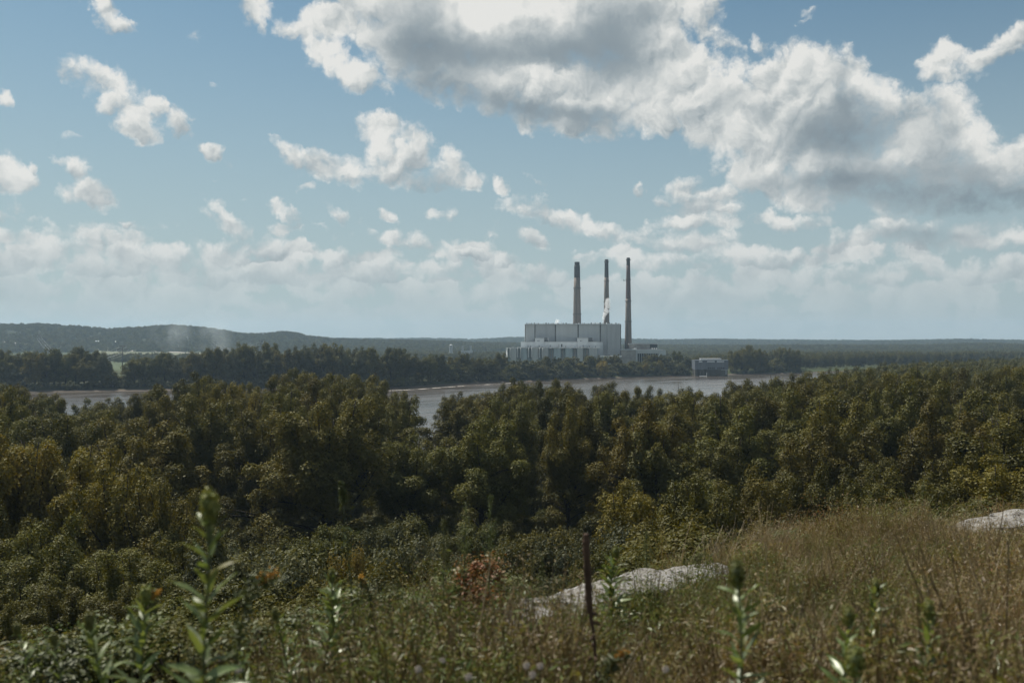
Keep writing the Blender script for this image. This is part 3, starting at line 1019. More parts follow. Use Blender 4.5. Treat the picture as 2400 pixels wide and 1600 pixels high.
def slope_bushes():
    spots = [(545, 1215, 92, 0, 1.1), (620, 1250, 86, 1, 1.0), (690, 1300, 80, 1, .9), (760, 1235, 90, 2, 1.0), (840, 1245, 92, 0, .9), (905, 1225, 95, 0, 1.0),
             (975, 1260, 88, 1, .9), (820, 1262, 80, 4, .55), (862, 1300, 76, 3, .9), (940, 1320, 72, 0, .8), (760, 1330, 70, 3, .9), (600, 1345, 68, 2, 1.0), (680, 1370, 62, 2, 1.0),
             (1040, 1290, 80, 2, .9), (530, 1330, 74, 3, .9), (460, 1380, 64, 2, 1.0), (1330, 1190, 104, 0, .9), (1265, 1215, 100, 1, .8), (1420, 1215, 100, 1, .9), (1390, 1270, 88, 2, .8),
             (1560, 1230, 74, 3, 1.0), (1640, 1210, 70, 3, 1.2), (1720, 1235, 66, 2, 1.0), (1500, 1290, 64, 2, .9), (1600, 1285, 60, 3, 1.0), (1690, 1300, 56, 2, .8), (1800, 1215, 64, 3, 1.0),
             (1870, 1195, 60, 2, .9), (1950, 1190, 58, 0, .9), (2030, 1175, 56, 0, .9), (2110, 1185, 52, 1, .9), (2200, 1160, 54, 2, 1.0), (2290, 1150, 56, 3, 1.0), (2380, 1150, 52, 2, 1.0),
             (2060, 1215, 44, 2, .7), (1930, 1230, 44, 3, .7), (1450, 1345, 56, 2, .7), (1150, 1330, 70, 2, .9), (880, 1370, 58, 1, .8), (1230, 1310, 76, 2, .8),
             (340, 1440, 52, 2, 1.0), (240, 1450, 48, 3, 1.0), (120, 1470, 44, 2, 1.0), (20, 1480, 40, 3, 1.0), (540, 1420, 48, 3, .9), (760, 1400, 46, 2, .8), (1000, 1370, 54, 3, .8)]
    rr_ = random.Random(12)
    px_ = 470.0
    while px_ < 1480:
        spots.append((px_, rr_.uniform(1175, 1265), rr_.uniform(150, 196), rr_.choice([2, 2, 3, 0]), rr_.uniform(0.9, 1.3)))
        px_ += rr_.uniform(42, 70)
    tone = ["grey-green willowy bush", "pale grey-green bush", "dark green bush", "olive bush", "bright yellow bush"]
    for i, (px, py, Y, v, w) in enumerate(sorted(spots)):
        X, zt = px_to_world(px, py, Y)
        g0 = ground_at(X, Y)
        h = max(2.2, min(zt - g0, 15.0))
        plant(BUSHES[v], "slope_bush", X, Y, h, f"{tone[v]} on the slope below the bluff, {nth(i)} of the bushes from the left", "bush",
              "bushes on the slope below the bluff", w * 1.35 * (5.5 / h) ** 0.6 if h > 5.5 else w * 1.35, part_names=("stems", "foliage"))


slope_bushes()


def far_bank_trees():
    """the tree line across the river, one by one"""
    rng = random.Random(33)
    PX = np.array([-60, 0, 60, 110, 150, 200, 240, 262, 285, 312, 345, 400, 430, 460, 500, 545, 575, 605, 650, 672, 690, 730, 800, 880, 980, 1100, 1180, 1230, 1300, 1400, 1500, 1620, 1720, 1850, 2000, 2200])
    PY = np.array([826, 822, 826, 822, 828, 824, 838, 846, 866, 842, 836, 842, 856, 836, 824, 816, 812, 812, 814, 835, 816, 814, 818, 826, 832, 834, 838, 850, 852, 846, 850, 832, 824, 822, 820, 822])
    tone = ["dark tall", "slim dark", "broad", "greyish"]
    rows = [(-9, 8.5, "waterside fringe", 2), (0, 10.0, "first row", 0), (22, 12.0, "second row", 1)]
    for back, step, rowname, rk in rows:
        got = []
        px = -70.0
        while px < 1880:
            X0 = (px - 1200) / FPX * 1200
            for _ in range(3):
                Y = float(np.interp(X0, FAR_X, FAR_Y)) + float(np.interp(X0, [-700, -600, -230, -120, 4000], [95, 95, 62, 26, 26])) + back
                X0 = (px - 1200) / FPX * Y
            Yj = Y + rng.uniform(-6, 10)
            py = float(np.interp(px, PX, PY))
            px_in = px
            px += step * FPX / Y * rng.uniform(0.8, 1.25)
            if rk == 2:
                py = 800 + (EYE - ground_at(X0, Yj) - rng.uniform(5, 11)) * FPX / Yj
            elif 268 < px_in < 306 and rk == 0:
                py = 878
            elif 268 < px_in < 306:
                continue
            if 1620 < px_in < 1716:
                continue
            if rk == 0 and rng.random() < 0.40:
                py += rng.uniform(18, 34)
            if px_in > 1190 and rk == 0:
                py = max(py, 858 + rng.uniform(-6, 6)) if px_in < 1600 else py
            py += rng.uniform(-19, 4) if rk != 2 else 0
            X = (px_in - 1200) / FPX * Yj
            h = EYE - (py - 800) / FPX * Yj - ground_at(X, Yj)
            if h < 4:
                continue
            got.append((px_in, X, Yj, min(h, 46), rng.choices(range(4), [3, 3, 2, 1.4])[0]))
        for i, (p_, X, Y, h, v) in enumerate(got):
            wd = min(1.9, max(1.0, 34.0 / h * rng.uniform(0.9, 1.3)))
            if h < (26 if p_ > 1190 else 17):
                plant(FARBUSH[v % 3], "bank_bush", X, Y, h, f"low bush on the far bank, {nth(i)} from the left in the {rowname}", "bush", "bushes on the far bank", 0.8 * wd,
                      part_names=("stems", "foliage"))
            else:
                plant(FARWOOD[v], "bank_tree", X, Y, h, f"{tone[v]} tree on the far bank, {nth(i)} from the left in the {rowname}", "tree", "trees on the far bank", wd)


far_bank_trees()
for px_, py_, Y_, h_, lab_ in [(1412, 843, 1440, 0, "golden tree on the far bank before the power station"),
                               (1513, 848, 1420, 0, "small yellow-green tree on the far bank before the coal bunkers"),
                               (1548, 842, 1425, 0, "narrow yellow tree on the far bank beside the coal bunkers")]:
    for _ in range(3):
        Y_ = float(np.interp((px_ - 1200) / FPX * Y_, FAR_X, FAR_Y)) + 15.0
    X_, zt_ = px_to_world(px_, py_, Y_)
    plant(YELLOWTREE, "yellow_tree", X_, Y_, zt_ - ground_at(X_, Y_), lab_, "tree", "yellow trees before the power station", 1.05 if px_ < 1500 else 0.6)


# ------------------------------------------------------------------ woods too far off to count
def scatter(name, P, S, rot, idx, variants, label):
    """one object: copies of a few crowns standing on the points P"""
    me = bpy.data.meshes.new(name)
    me.vertices.add(len(P))
    me.vertices.foreach_set("co", np.asarray(P, np.float32).ravel())
    for nm, dat, ty in (("sc", S, 'FLOAT'), ("rz", rot, 'FLOAT'), ("ix", idx, 'INT')):
        a = me.attributes.new(nm, ty, 'POINT')
        a.data.foreach_set("value", np.asarray(dat, np.float32 if ty == 'FLOAT' else np.int32))
    o = obj(name, me)
    col = bpy.data.collections.new(name + "_kinds")
    for k, v in enumerate(variants):
        q = bpy.data.objects.new(f"{name}_kind_{chr(97 + k)}", v)
        col.objects.link(q)
    ng = bpy.data.node_groups.new(name, 'GeometryNodeTree')
    ng.interface.new_socket("Geometry", in_out='INPUT', socket_type='NodeSocketGeometry')
    ng.interface.new_socket("Geometry", in_out='OUTPUT', socket_type='NodeSocketGeometry')
    N_ = ng.nodes.new
    L = ng.links.new
    gi, go = N_('NodeGroupInput'), N_('NodeGroupOutput')
    ci = N_('GeometryNodeCollectionInfo')
    ci.inputs['Collection'].default_value = col
    ci.inputs['Separate Children'].default_value = True
    ci.inputs['Reset Children'].default_value = True
    ip = N_('GeometryNodeInstanceOnPoints')
    ip.inputs['Pick Instance'].default_value = True

    def na(nm, ty):
        n = N_('GeometryNodeInputNamedAttribute')
        n.data_type = ty
        n.inputs['Name'].default_value = nm
        return n.outputs['Attribute']
    cx = N_('ShaderNodeCombineXYZ')
    L(na("rz", 'FLOAT'), cx.inputs[2])
    er = N_('FunctionNodeEulerToRotation')
    L(cx.outputs[0], er.inputs[0])
    L(gi.outputs[0], ip.inputs['Points'])
    L(ci.outputs[0], ip.inputs['Instance'])
    L(na("ix", 'INT'), ip.inputs['Instance Index'])
    L(er.outputs[0], ip.inputs['Rotation'])
    L(na("sc", 'FLOAT'), ip.inputs['Scale'])
    L(ip.outputs[0], go.inputs[0])
    md = o.modifiers.new("scatter", 'NODES')
    md.node_group = ng
    return tag(o, label, kind="stuff")


def scatter_xy(name, X, Y, hmin, hmax, unit, kinds, label, seed=1, sink=0.4):
    r_ = np.random.default_rng(seed)
    Z = terrain(X, Y) - sink
    n = len(X)
    S = r_.uniform(hmin, hmax, n) / unit
    scatter(name, np.stack([X, Y, Z], -1), S, r_.uniform(0, 6.28, n), r_.integers(0, len(kinds), n), kinds, label)


def far_woods():
    r_ = np.random.default_rng(8)
    # the wood on this side that runs on to the right
    n = 2600
    Y = r_.uniform(440, 1250, n)
    X = r_.uniform(0.22, 0.60, n) * Y
    ok = (Y < np.interp(X, NEAR_X, NEAR_Y) - 10)
    scatter_xy("right_bank_woodland", X[ok], Y[ok], 25, 34, 30.0, [v[1] for v in FARWOOD], "olive woodland running on along the near bank", 2)
    # saplings and brush on the wood's floor
    n = 2200
    Y = r_.uniform(120, 330, n)
    X = r_.uniform(-0.6, 0.6, n) * Y
    keep = (Y > 175) | ((X / Y > -0.30) & (Y > 135))
    X, Y = X[keep], Y[keep]
    scatter_xy("wood_undergrowth", X, Y, 3.0, 8.5, 5.5, [v[1] for v in BUSHES[:4]], "dark undergrowth on the floor of the riverside wood", 12, sink=0.3)
    # behind the first rows on the far bank, out to the plant and beyond
    n = 9000
    Y = r_.uniform(1050, 2300, n)
    px = r_.uniform(-120, 2700, n)
    X = (px - 1200) / FPX * Y
    yf = np.interp(X, FAR_X, FAR_Y)
    d = Y - yf - np.interp(X, [-700, -600, -230, -120, 4000], [95, 95, 62, 26, 26])
    plant_site = (X > -40) & (X < 300) & (Y > 1560) & (Y < 2050)
    deep = np.interp(px, [-120, 255, 262, 306, 312, 640, 720, 1000, 1150, 1300, 1600, 1700, 2700], [75, 75, 0, 0, 70, 80, 110, 180, 260, 130, 160, 420, 520])
    ok = (d > 30) & (d < deep) & ~plant_site
    top = np.interp(px, [-120, 640, 1000, 1150, 1250, 1500, 1620, 1900, 2700], [33, 36, 30, 24, 15, 17, 26, 30, 30])
    X, Y, top = X[ok], Y[ok], top[ok]
    S = top * r_.uniform(0.75, 1.0, len(X)) / 30.0
    scatter("far_bank_woodland", np.stack([X, Y, terrain(X, Y) - 0.4], -1), S, r_.uniform(0, 6.28, len(X)), r_.integers(0, 4, len(X)), [v[1] for v in FARWOOD],
            "grey-green woodland behind the far bank and round the power station")
    # hedges, copses and wooded hills
    n = 42000
    a = np.radians(r_.uniform(-33, 33, n))
    rr = np.sqrt(r_.uniform(2300 ** 2, 6000 ** 2, n))
    X, Y = np.sin(a) * rr, np.cos(a) * rr
    z = terrain(X, Y)
    patch = fbm(X * 0.0016, Y * 0.0016, 3, 22)
    pxx = 1200 + FPX * X / Y
    open_ = (pxx < 720) & (rr < 3150)
    ok = ((z > 14) | (patch > 0.02) | (pxx > 1350)) & ~(open_ & (patch < 0.20))
    X, Y = X[ok], Y[ok]
    scatter_xy("hill_woodland", X, Y, 11, 19, 9.0, [v[1] for v in FARBUSH], "hazy woodland over the distant hills", 5, sink=2.0)
    n = 16000
    a = np.radians(r_.uniform(-32, 32, n))
    rr = np.sqrt(r_.uniform(5600 ** 2, 8300 ** 2, n))
    X, Y = np.sin(a) * rr, np.cos(a) * rr
    scatter_xy("horizon_woodland", X, Y, 14, 24, 9.0, [v[1] for v in FARBUSH], "blue wooded ridge along the horizon", 6, sink=2.0)


far_woods()

# ------------------------------------------------------------------ the power station
M_CLAD = surf("grey_cladding", (0.50, 0.52, 0.52), 0.55, 0.07, 0.05, 0.35, streak=(3.0, 1.0, 0.25))
M_CLAD_D = surf("grey_cladding_darker", (0.45, 0.465, 0.47), 0.6, 0.09, 0.05, 0.3, streak=(3.0, 1.0, 0.25))
M_CLAD_L = surf("pale_cladding", (0.56, 0.60, 0.615), 0.55, 0.08, 0.05, 0.35, streak=(3.0, 1.0, 0.25))
M_CLAD_B = surf("bluish_cladding", (0.38, 0.45, 0.485), 0.55, 0.12, 0.05, 0.35, streak=(3.0, 1.0, 0.25))
M_SEAM = surf("brown_seam", (0.24, 0.225, 0.215), 0.7, 0.2, 0.2)
M_RECESS = surf("recess_panel", (0.33, 0.32, 0.315), 0.7, 0.2, 0.2)
M_WHITE = surf("white_panel", (0.78, 0.79, 0.78), 0.5, 0.06, 0.2)
M_DARK = surf("near_black", (0.045, 0.05, 0.055), 0.6, 0.3, 0.3)
M_GLASSY = surf("window_glass", (0.03, 0.035, 0.04), 0.15, 0.3, 0.3, 0.5)
M_CONC = surf("chimney_concrete", (0.225, 0.19, 0.165), 0.85, 0.12, 0.03, 0.15, streak=(1.0, 1.0, 0.2))
M_SOOT = surf("sooty_concrete", (0.085, 0.085, 0.088), 0.85, 0.2, 0.03, 0.15, streak=(1.0, 1.0, 0.2))
M_REDB = surf("weathered_red_band", (0.17, 0.125, 0.12), 0.85, 0.2, 0.03, 0.15, streak=(1.0, 1.0, 0.2))
M_STEEL = surf("dark_steel", (0.09, 0.09, 0.09), 0.6, 0.2, 0.3)
M_SLATE = surf("slate_cladding", (0.14, 0.16, 0.185), 0.6, 0.15, 0.1, 0.3, streak=(2.0, 1.0, 0.3))
M_PIER = surf("stained_concrete", (0.115, 0.115, 0.105), 0.9, 0.3, 0.08, 0.15, streak=(1.0, 1.0, 0.3))
M_ROOFG = surf("weathered_roof", (0.36, 0.34, 0.31), 0.9, 0.25, 0.1, 0.1)

PZ = ground_at(110, 1640)


class Site:
    """frame of a building whose front stands at depth Y: turns bearings into metres"""

    def __init__(self, Y):
        self.Y = Y
        self.s = FPX / Y

    def x(self, px):
        return (px - 1200.0) / self.s

    def z(self, py):
        return EYE + (800.0 - py) / self.s


def boiler_house():
    S = Site(1650.0)
    root = empty("boiler_house", (S.x(1342), 1650, PZ))
    tag(root, "huge grey windowless boiler house of the power station below the chimneys", "power station")
    ox, oy, oz = root.location

    def b(name, px0, px1, y0, y1, z0, z1, mat, parent=root, bevel=0.0):
        return box(name, (S.x(px0) - ox, S.x(px1) - ox, y0 - oy, y1 - oy, z0 - oz, z1 - oz), mat, parent, bevel)
    base = PZ - 2
    zt = S.z(760)
    back = 1725
    # the upper block as five wall bays between dark vertical seams
    bays = [(1231, 1252.6), (1255, 1300.5), (1303, 1353.5), (1356.5, 1405.5), (1408.5, 1423)]
    for i, (p0, p1) in enumerate(bays):
        w = b("wall_panel", p0, p1, 1650, 1656, base, zt, [M_CLAD, M_CLAD_D, M_CLAD, M_CLAD, M_CLAD][i])
    for p0, p1 in [(1252.6, 1255), (1300.5, 1303), (1353.5, 1356.5), (1405.5, 1408.5)]:
        b("recessed_seam", p0, p1, 1653, 1656, base, zt - 0.4, M_SEAM)
    b("corner_tower", 1423, 1454, 1646, back, base, zt, M_CLAD_D)  # darker cladding than most of the wall bays
    b("rear_block", 1231, 1422.8, 1656.02, back, base, zt - 0.6, M_CLAD_D)
    b("corner_trim", 1453.6, 1455, 1645.5, 1647, base, zt, M_STEEL)
    b("corner_trim", 1230.4, 1231.4, 1649, 1650.6, base, zt, M_STEEL)
    roof = b("roof", 1230.6, 1454.4, 1648.6, back + 1, zt + 0.01, zt + 0.9, M_CLAD_L)
    rr = random.Random(3)
    px = 1234.0
    while px < 1452:
        w = rr.uniform(1.2, 3.4)
        h = rr.uniform(0.7, 2.4)
        b("roof_vent", px, px + w, 1651 + rr.uniform(0, 3), 1656 + rr.uniform(0, 5), zt + 0.9, zt + 0.9 + h, rr.choice([M_STEEL, M_STEEL, M_WHITE, M_CLAD_D]), roof)
        px += w + rr.uniform(1.4, 4.2)
    return root


def bunker_tier():
    """the paler tier in front: coal bunker bay with two taller heads"""
    S = Site(1632.0)
    root = empty("bunker_bay", (S.x(1315), 1632, PZ))
    tag(root, "pale stepped bay along the front of the boiler house", "power station")
    ox, oy, oz = root.location

    def b(name, px0, px1, y0, y1, z0, z1, mat, parent=root):
        return box(name, (S.x(px0) - ox, S.x(px1) - ox, y0 - oy, y1 - oy, z0 - oz, z1 - oz), mat, parent)
    base = PZ - 2
    b("wall", 1221, 1413, 1632, 1645.8, base, S.z(801.5), M_CLAD_L)
    b("roof", 1220.6, 1413.4, 1631.6, 1645.9, S.z(801.5) + 0.01, S.z(801.5) + 0.7, M_CLAD_D)
    for a, c in ((1254, 1275), (1354, 1378)):
        hd = b("conveyor_head", a, c, 1630.5, 1649.6, S.z(813), S.z(792.5), M_CLAD_L)
        b("head_roof", a - 0.6, c + 0.6, 1630, 1649.7, S.z(792.5) + 0.01, S.z(792.5) + 0.8, M_CLAD_D, hd)
        b("small_window", a + 6, a + 7.4, 1630.35, 1630.52, S.z(800), S.z(797.5), M_GLASSY, hd)
        b("small_window", a + 9, a + 10.0, 1630.35, 1630.52, S.z(799.5), S.z(797.5), M_GLASSY, hd)
    for a, c in ((1275.6, 1286), (1378.6, 1391)):
        lv = b("louvre_house", a, c, 1634, 1649.6, S.z(801.5) + 0.72, S.z(791), M_CLAD_D)
        for k in range(3):
            b("louvre", a + 0.6, c - 1.0 - k * 0.8, 1633.8, 1633.98, S.z(800 - k * 3.1), S.z(797.8 - k * 3.1), M_DARK, lv)
    b("doorway", 1308.0, 1311.0, 1631.7, 1631.98, S.z(813), S.z(806), M_CLAD_D)
    b("doorway", 1315.0, 1318.0, 1631.7, 1631.98, S.z(813), S.z(806), M_DARK)
    rr = random.Random(9)
    for px in (1237, 1243, 1263, 1279, 1289, 1325, 1337, 1366, 1381, 1395):
        b("vent_stack", px, px + 0.9, 1629.5, 1630.4, S.z(815), S.z(809 + rr.uniform(-1, 3)), M_DARK)
    return root


def turbine_hall():
    S = Site(1606.0)
    root = empty("turbine_hall", (S.x(1300), 1606, PZ))
    tag(root, "long low bluish turbine hall with white fins before the boiler house", "power station")
    ox, oy, oz = root.location

    def b(name, px0, px1, y0, y1, z0, z1, mat, parent=root):
        return box(name, (S.x(px0) - ox, S.x(px1) - ox, y0 - oy, y1 - oy, z0 - oz, z1 - oz), mat, parent)
    base = PZ - 2
    zt = S.z(815.5)
    b("rear_wall", 1185, 1402, 1612, 1629, base, zt - 0.5, M_CLAD_B)
    panels = [(1197, 1210, M_CLAD), (1221, 1235, M_CLAD_B), (1247, 1261, M_CLAD), (1271.5, 1285, M_CLAD_D), (1298, 1314, M_CLAD_B), (1325, 1342, M_CLAD_B), (1353, 1366, M_CLAD), (1381, 1400, M_CLAD_D)]
    for p0, p1, mt in panels:
        b("wall_panel", p0, p1, 1606, 1611.9, base, zt, mt)
    for p0, p1 in [(1288.5, 1291), (1294, 1297), (1317.5, 1320.5), (1345, 1350), (1368, 1370.5), (1374, 1379)]:
        b("recessed_panel", p0, p1, 1609, 1611.9, base, zt - 0.5, M_RECESS)
    for px in (1186, 1193, 1210.5, 1217.3, 1236, 1243.2, 1261.3, 1268.3):
        # white fins set at an angle so that their flank takes the sun
        f = obj("white_fin", mesh_np("white_fin", *fin_vf(S.x(px) - ox, S.x(px + 3.2) - ox, S.z(838) - oz, zt + 0.3 - oz), M_WHITE), root)
    b("roof", 1184.5, 1402.5, 1605.6, 1629.4, zt + 0.01, zt + 0.5, M_CLAD_D)
    rr = random.Random(5)
    for p0, p1 in [(1199, 1205), (1212, 1232), (1234, 1238), (1247, 1254), (1264, 1270), (1275, 1286), (1290, 1304), (1312, 1333), (1337, 1347), (1352, 1358), (1364, 1375), (1381, 1388), (1393, 1408)]:
        b("roof_sheet", p0, p1 - 0.6, 1606, 1622, zt + 0.52, zt + 0.85 + rr.uniform(0, 0.4), M_WHITE)
    return root


def fin_vf(x0, x1, z0, z1):
    V = np.array([(x0, 4.0, z0), (x1, -3.0, z0), (x1 + 0.4, -2.6, z0), (x0 + 0.5, 4.4, z0), (x0, 4.0, z1), (x1, -3.0, z1), (x1 + 0.4, -2.6, z1), (x0 + 0.5, 4.4, z1)])
    F = np.array([(0, 1, 5, 4), (1, 2, 6, 5), (2, 3, 7, 6), (3, 0, 4, 7), (4, 5, 6, 7), (3, 2, 1, 0)])
    return V, F


def chimney(px, Y, py_top, w_top, w_760, mats, rings, label, lamp=False, step=False):
    S = Site(Y)
    zt, z76 = S.z(py_top), S.z(760)
    zg = PZ - 1
    r_t, r_7 = w_top / 2 / S.s, w_760 / 2 / S.s

    def rad(z):
        return r_t + (r_7 - r_t) * (zt - z) / (zt - z76)
    root = empty("chimney", (S.x(px), Y, zg))
    tag(root, label, "chimney", "chimneys of the power station")

    def shaft(name, za, zb, mat, extra=0.0, sides=28, parent=root):
        zz = np.linspace(za, zb, 8)
        V, F = tube_vf(np.stack([0 * zz, 0 * zz, zz - zg], -1), [rad(z) + extra for z in zz], sides, cap=(name != "rim"))
        return obj(name, mesh_np(name, V, F, mat, smooth=True), parent)
    cuts = [(zg, mats[0][1])]
    prev = zg
    for py, mt in mats:
        z = S.z(py)
        shaft("shaft", prev, z, mt)
        prev = z
    if step:
        shaft("liner", prev, zt, M_SOOT, -0.45)
    for py in rings:
        z = S.z(py)
        th = np.linspace(0, 2 * np.pi, 29)
        rr_ = rad(z) + 0.9
        V, F = merge([tube_vf(np.stack([np.cos(th) * rr_, np.sin(th) * rr_, th * 0 + z - zg + dz], -1), 0.28, 5, cap=False) for dz in (0.0, 1.1)])
        obj("platform_ring", mesh_np("platform_ring", V, F, M_STEEL), root)
    ld, _f = box_vf(-0.35, 0.35, -0.5, 0.0, 0, 1)
    zz = np.linspace(zg, zt - 1, 10)
    V, F = tube_vf(np.stack([[-rad(z) * 0.25 for z in zz], [-rad(z) * 1.0 - 0.25 for z in zz], zz - zg], -1), 0.22, 4)
    obj("ladder", mesh_np("ladder", V, F, M_STEEL), root)
    if lamp:
        z = S.z(658)
        V, F = merge([box_vf(-rad(z) - 4.2, -rad(z), -0.2, 0.2, z - zg - 0.5, z - zg - 0.1), box_vf(-rad(z) - 4.4, -rad(z) - 3.2, -0.6, 0.6, z - zg, z - zg + 2.2)])
        obj("beacon_arm", mesh_np("beacon_arm", V, F, M_STEEL), root)
    return root


boiler_house()
bunker_tier()
turbine_hall()
chimney(1352.5, 1760.0, 614, 13.0, 19.0, [(651, M_CONC), (622, M_SOOT)], [676, 737], "thick chimney with a sooty top, leftmost of three behind the boiler house", step=True)
chimney(1421.5, 1775.0, 608, 8.6, 14.0, [(650, M_CONC), (614, M_SOOT), (608, M_STEEL)], [614, 659, 708], "slender dark-topped chimney rising behind the steam plume")
chimney(1472.5, 1700.0, 604, 8.2, 14.6, [(700, M_CONC), (622, M_REDB), (604, M_SOOT)], [610, 656, 706, 754], "tallest slender chimney standing clear beside the boiler house", lamp=True)


def coal_bunkers():
    S = Site(1640.0)
    root = empty("coal_handling_building", (S.x(1510), 1640, PZ))
    tag(root, "low grey coal handling building with dark open bays beside the tallest chimney", "building")
    ox, oy, oz = root.location

    def b(name, px0, px1, y0, y1, z0, z1, mat, parent=root):
        return box(name, (S.x(px0) - ox, S.x(px1) - ox, y0 - oy, y1 - oy, z0 - oz, z1 - oz), mat, parent)
    base = PZ - 2
    b("wall", 1456, 1492, 1640, 1668, base, S.z(820), M_ROOFG)
    b("roof", 1455, 1493, 1639.5, 1668.4, S.z(820) + .01, S.z(818.3), M_CLAD_L)
    b("pier", 1490, 1494, 1638.6, 1639.9, base, S.z(820), M_CLAD_D)
    b("rear_block", 1494.2, 1546, 1652, 1690, base, S.z(828), M_DARK)  # near-black colour puts the shade inside the open bays onto this wall
    fa = b("fascia", 1494.2, 1545, 1640, 1651.9, S.z(828), S.z(818.5), M_CLAD)
    for k, px in enumerate(np.linspace(1498, 1541, 9)):
        b("column", px, px + 0.9, 1640.6, 1642, base, S.z(828) - 0.01, M_CLAD_D)
    for k, py in enumerate((836.5, 841.0)):
        b("floor_edge", 1494.6, 1541, 1642.2, 1643.6, S.z(py + 0.7), S.z(py), M_STEEL)
    b("end_block", 1545.2, 1561, 1642, 1664, S.z(832), S.z(820.5), M_CLAD_L)
    b("end_roof", 1544.8, 1561.4, 1641.6, 1664.3, S.z(820.5) + .01, S.z(819.8), M_CLAD_D)
    # the sloping upper gallery
    V, F = box_vf(S.x(1480) - ox, S.x(1546) - ox, 1668.5 - oy, 1684 - oy, S.z(817) - oz, S.z(806.5) - oz)
    obj("upper_gallery", mesh_np("upper_gallery", V, F, M_ROOFG), root)
    b("gallery_roof", 1479, 1547, 1668, 1684.4, S.z(806.5) + .01, S.z(804.8), M_CLAD)
    b("gallery_end", 1529, 1546.6, 1667.6, 1668.4, S.z(816), S.z(806.8), M_DARK)
    b("lower_roof", 1491, 1541, 1651.95, 1666, S.z(818.5), S.z(816.2), M_STEEL)
    for px in (1487, 1490.5, 1529, 1534, 1539):
        b("hopper", px, px + 2.2, 1645, 1648, S.z(818.2) , S.z(815.0), M_CLAD_D)
    # truss chute
    p0 = np.array([S.x(1545) - ox, 1637 - oy, S.z(829) - oz])
    p1 = np.array([S.x(1536) - ox, 1634 - oy, S.z(852) - oz])
    V, F = tube_vf(np.stack([p0, p1]), 0.8, 4)
    obj("chute", mesh_np("chute", V, F, M_CLAD_L), root)
    b("plinth", 1517, 1539, 1632, 1637, base, S.z(849), M_CLAD_L)
    return root


coal_bunkers()


def low_sheds():
    S = Site(1598.0)
    root = empty("flat_roofed_shed", (S.x(1428), 1598, PZ))
    tag(root, "long flat-roofed shed with a white roof edge at the boiler house's foot", "building")
    ox, oy, oz = root.location
    for nm, p0, p1, y0, y1, za, zb, mt in (("wall", 1404, 1452, 1598, 1602.5, S.z(861), S.z(836), M_CLAD_D), ("roof", 1402, 1457, 1596.5, 1604, S.z(836) + .01, S.z(833.6), M_WHITE),
                                            ("roof_plant", 1417, 1430, 1599, 1603, S.z(833.6) + .01, S.z(831.6), M_STEEL)):
        box(nm, (S.x(p0) - ox, S.x(p1) - ox, y0 - oy, y1 - oy, za - oz, zb - oz), mt, root)
    for i, (px, py, w, h, lab) in enumerate([(1318, 856, 22, 4, "white flat-roofed hut at the turbine hall's foot"), (1321, 866, 9, 3.5, "small white hut by the river bank trees"),
                                             (1244, 852.5, 5, 3, "small white tank glimpsed through the bank trees")]):
        S2 = Site(1560.0 - 30 * i)
        z0 = ground_at(S2.x(px), S2.Y)
        r2 = empty("site_hut", (S2.x(px), S2.Y, z0))
        tag(r2, lab, "hut", "white huts of the power station")
        hw = w / 2 / S2.s
        zt = max(S2.z(py) - z0, 3.0)
        box("wall", (-hw, hw, -3, 3, -0.4, zt - 1.0), M_CLAD_L, r2)
        box("roof", (-hw - 0.5, hw + 0.5, -3.5, 3.5, zt - 0.99, zt), M_WHITE, r2)
        box("door", (-0.8, 0.8, -3.08, -3.01, 0, 2.2), M_DARK, r2)


low_sheds()


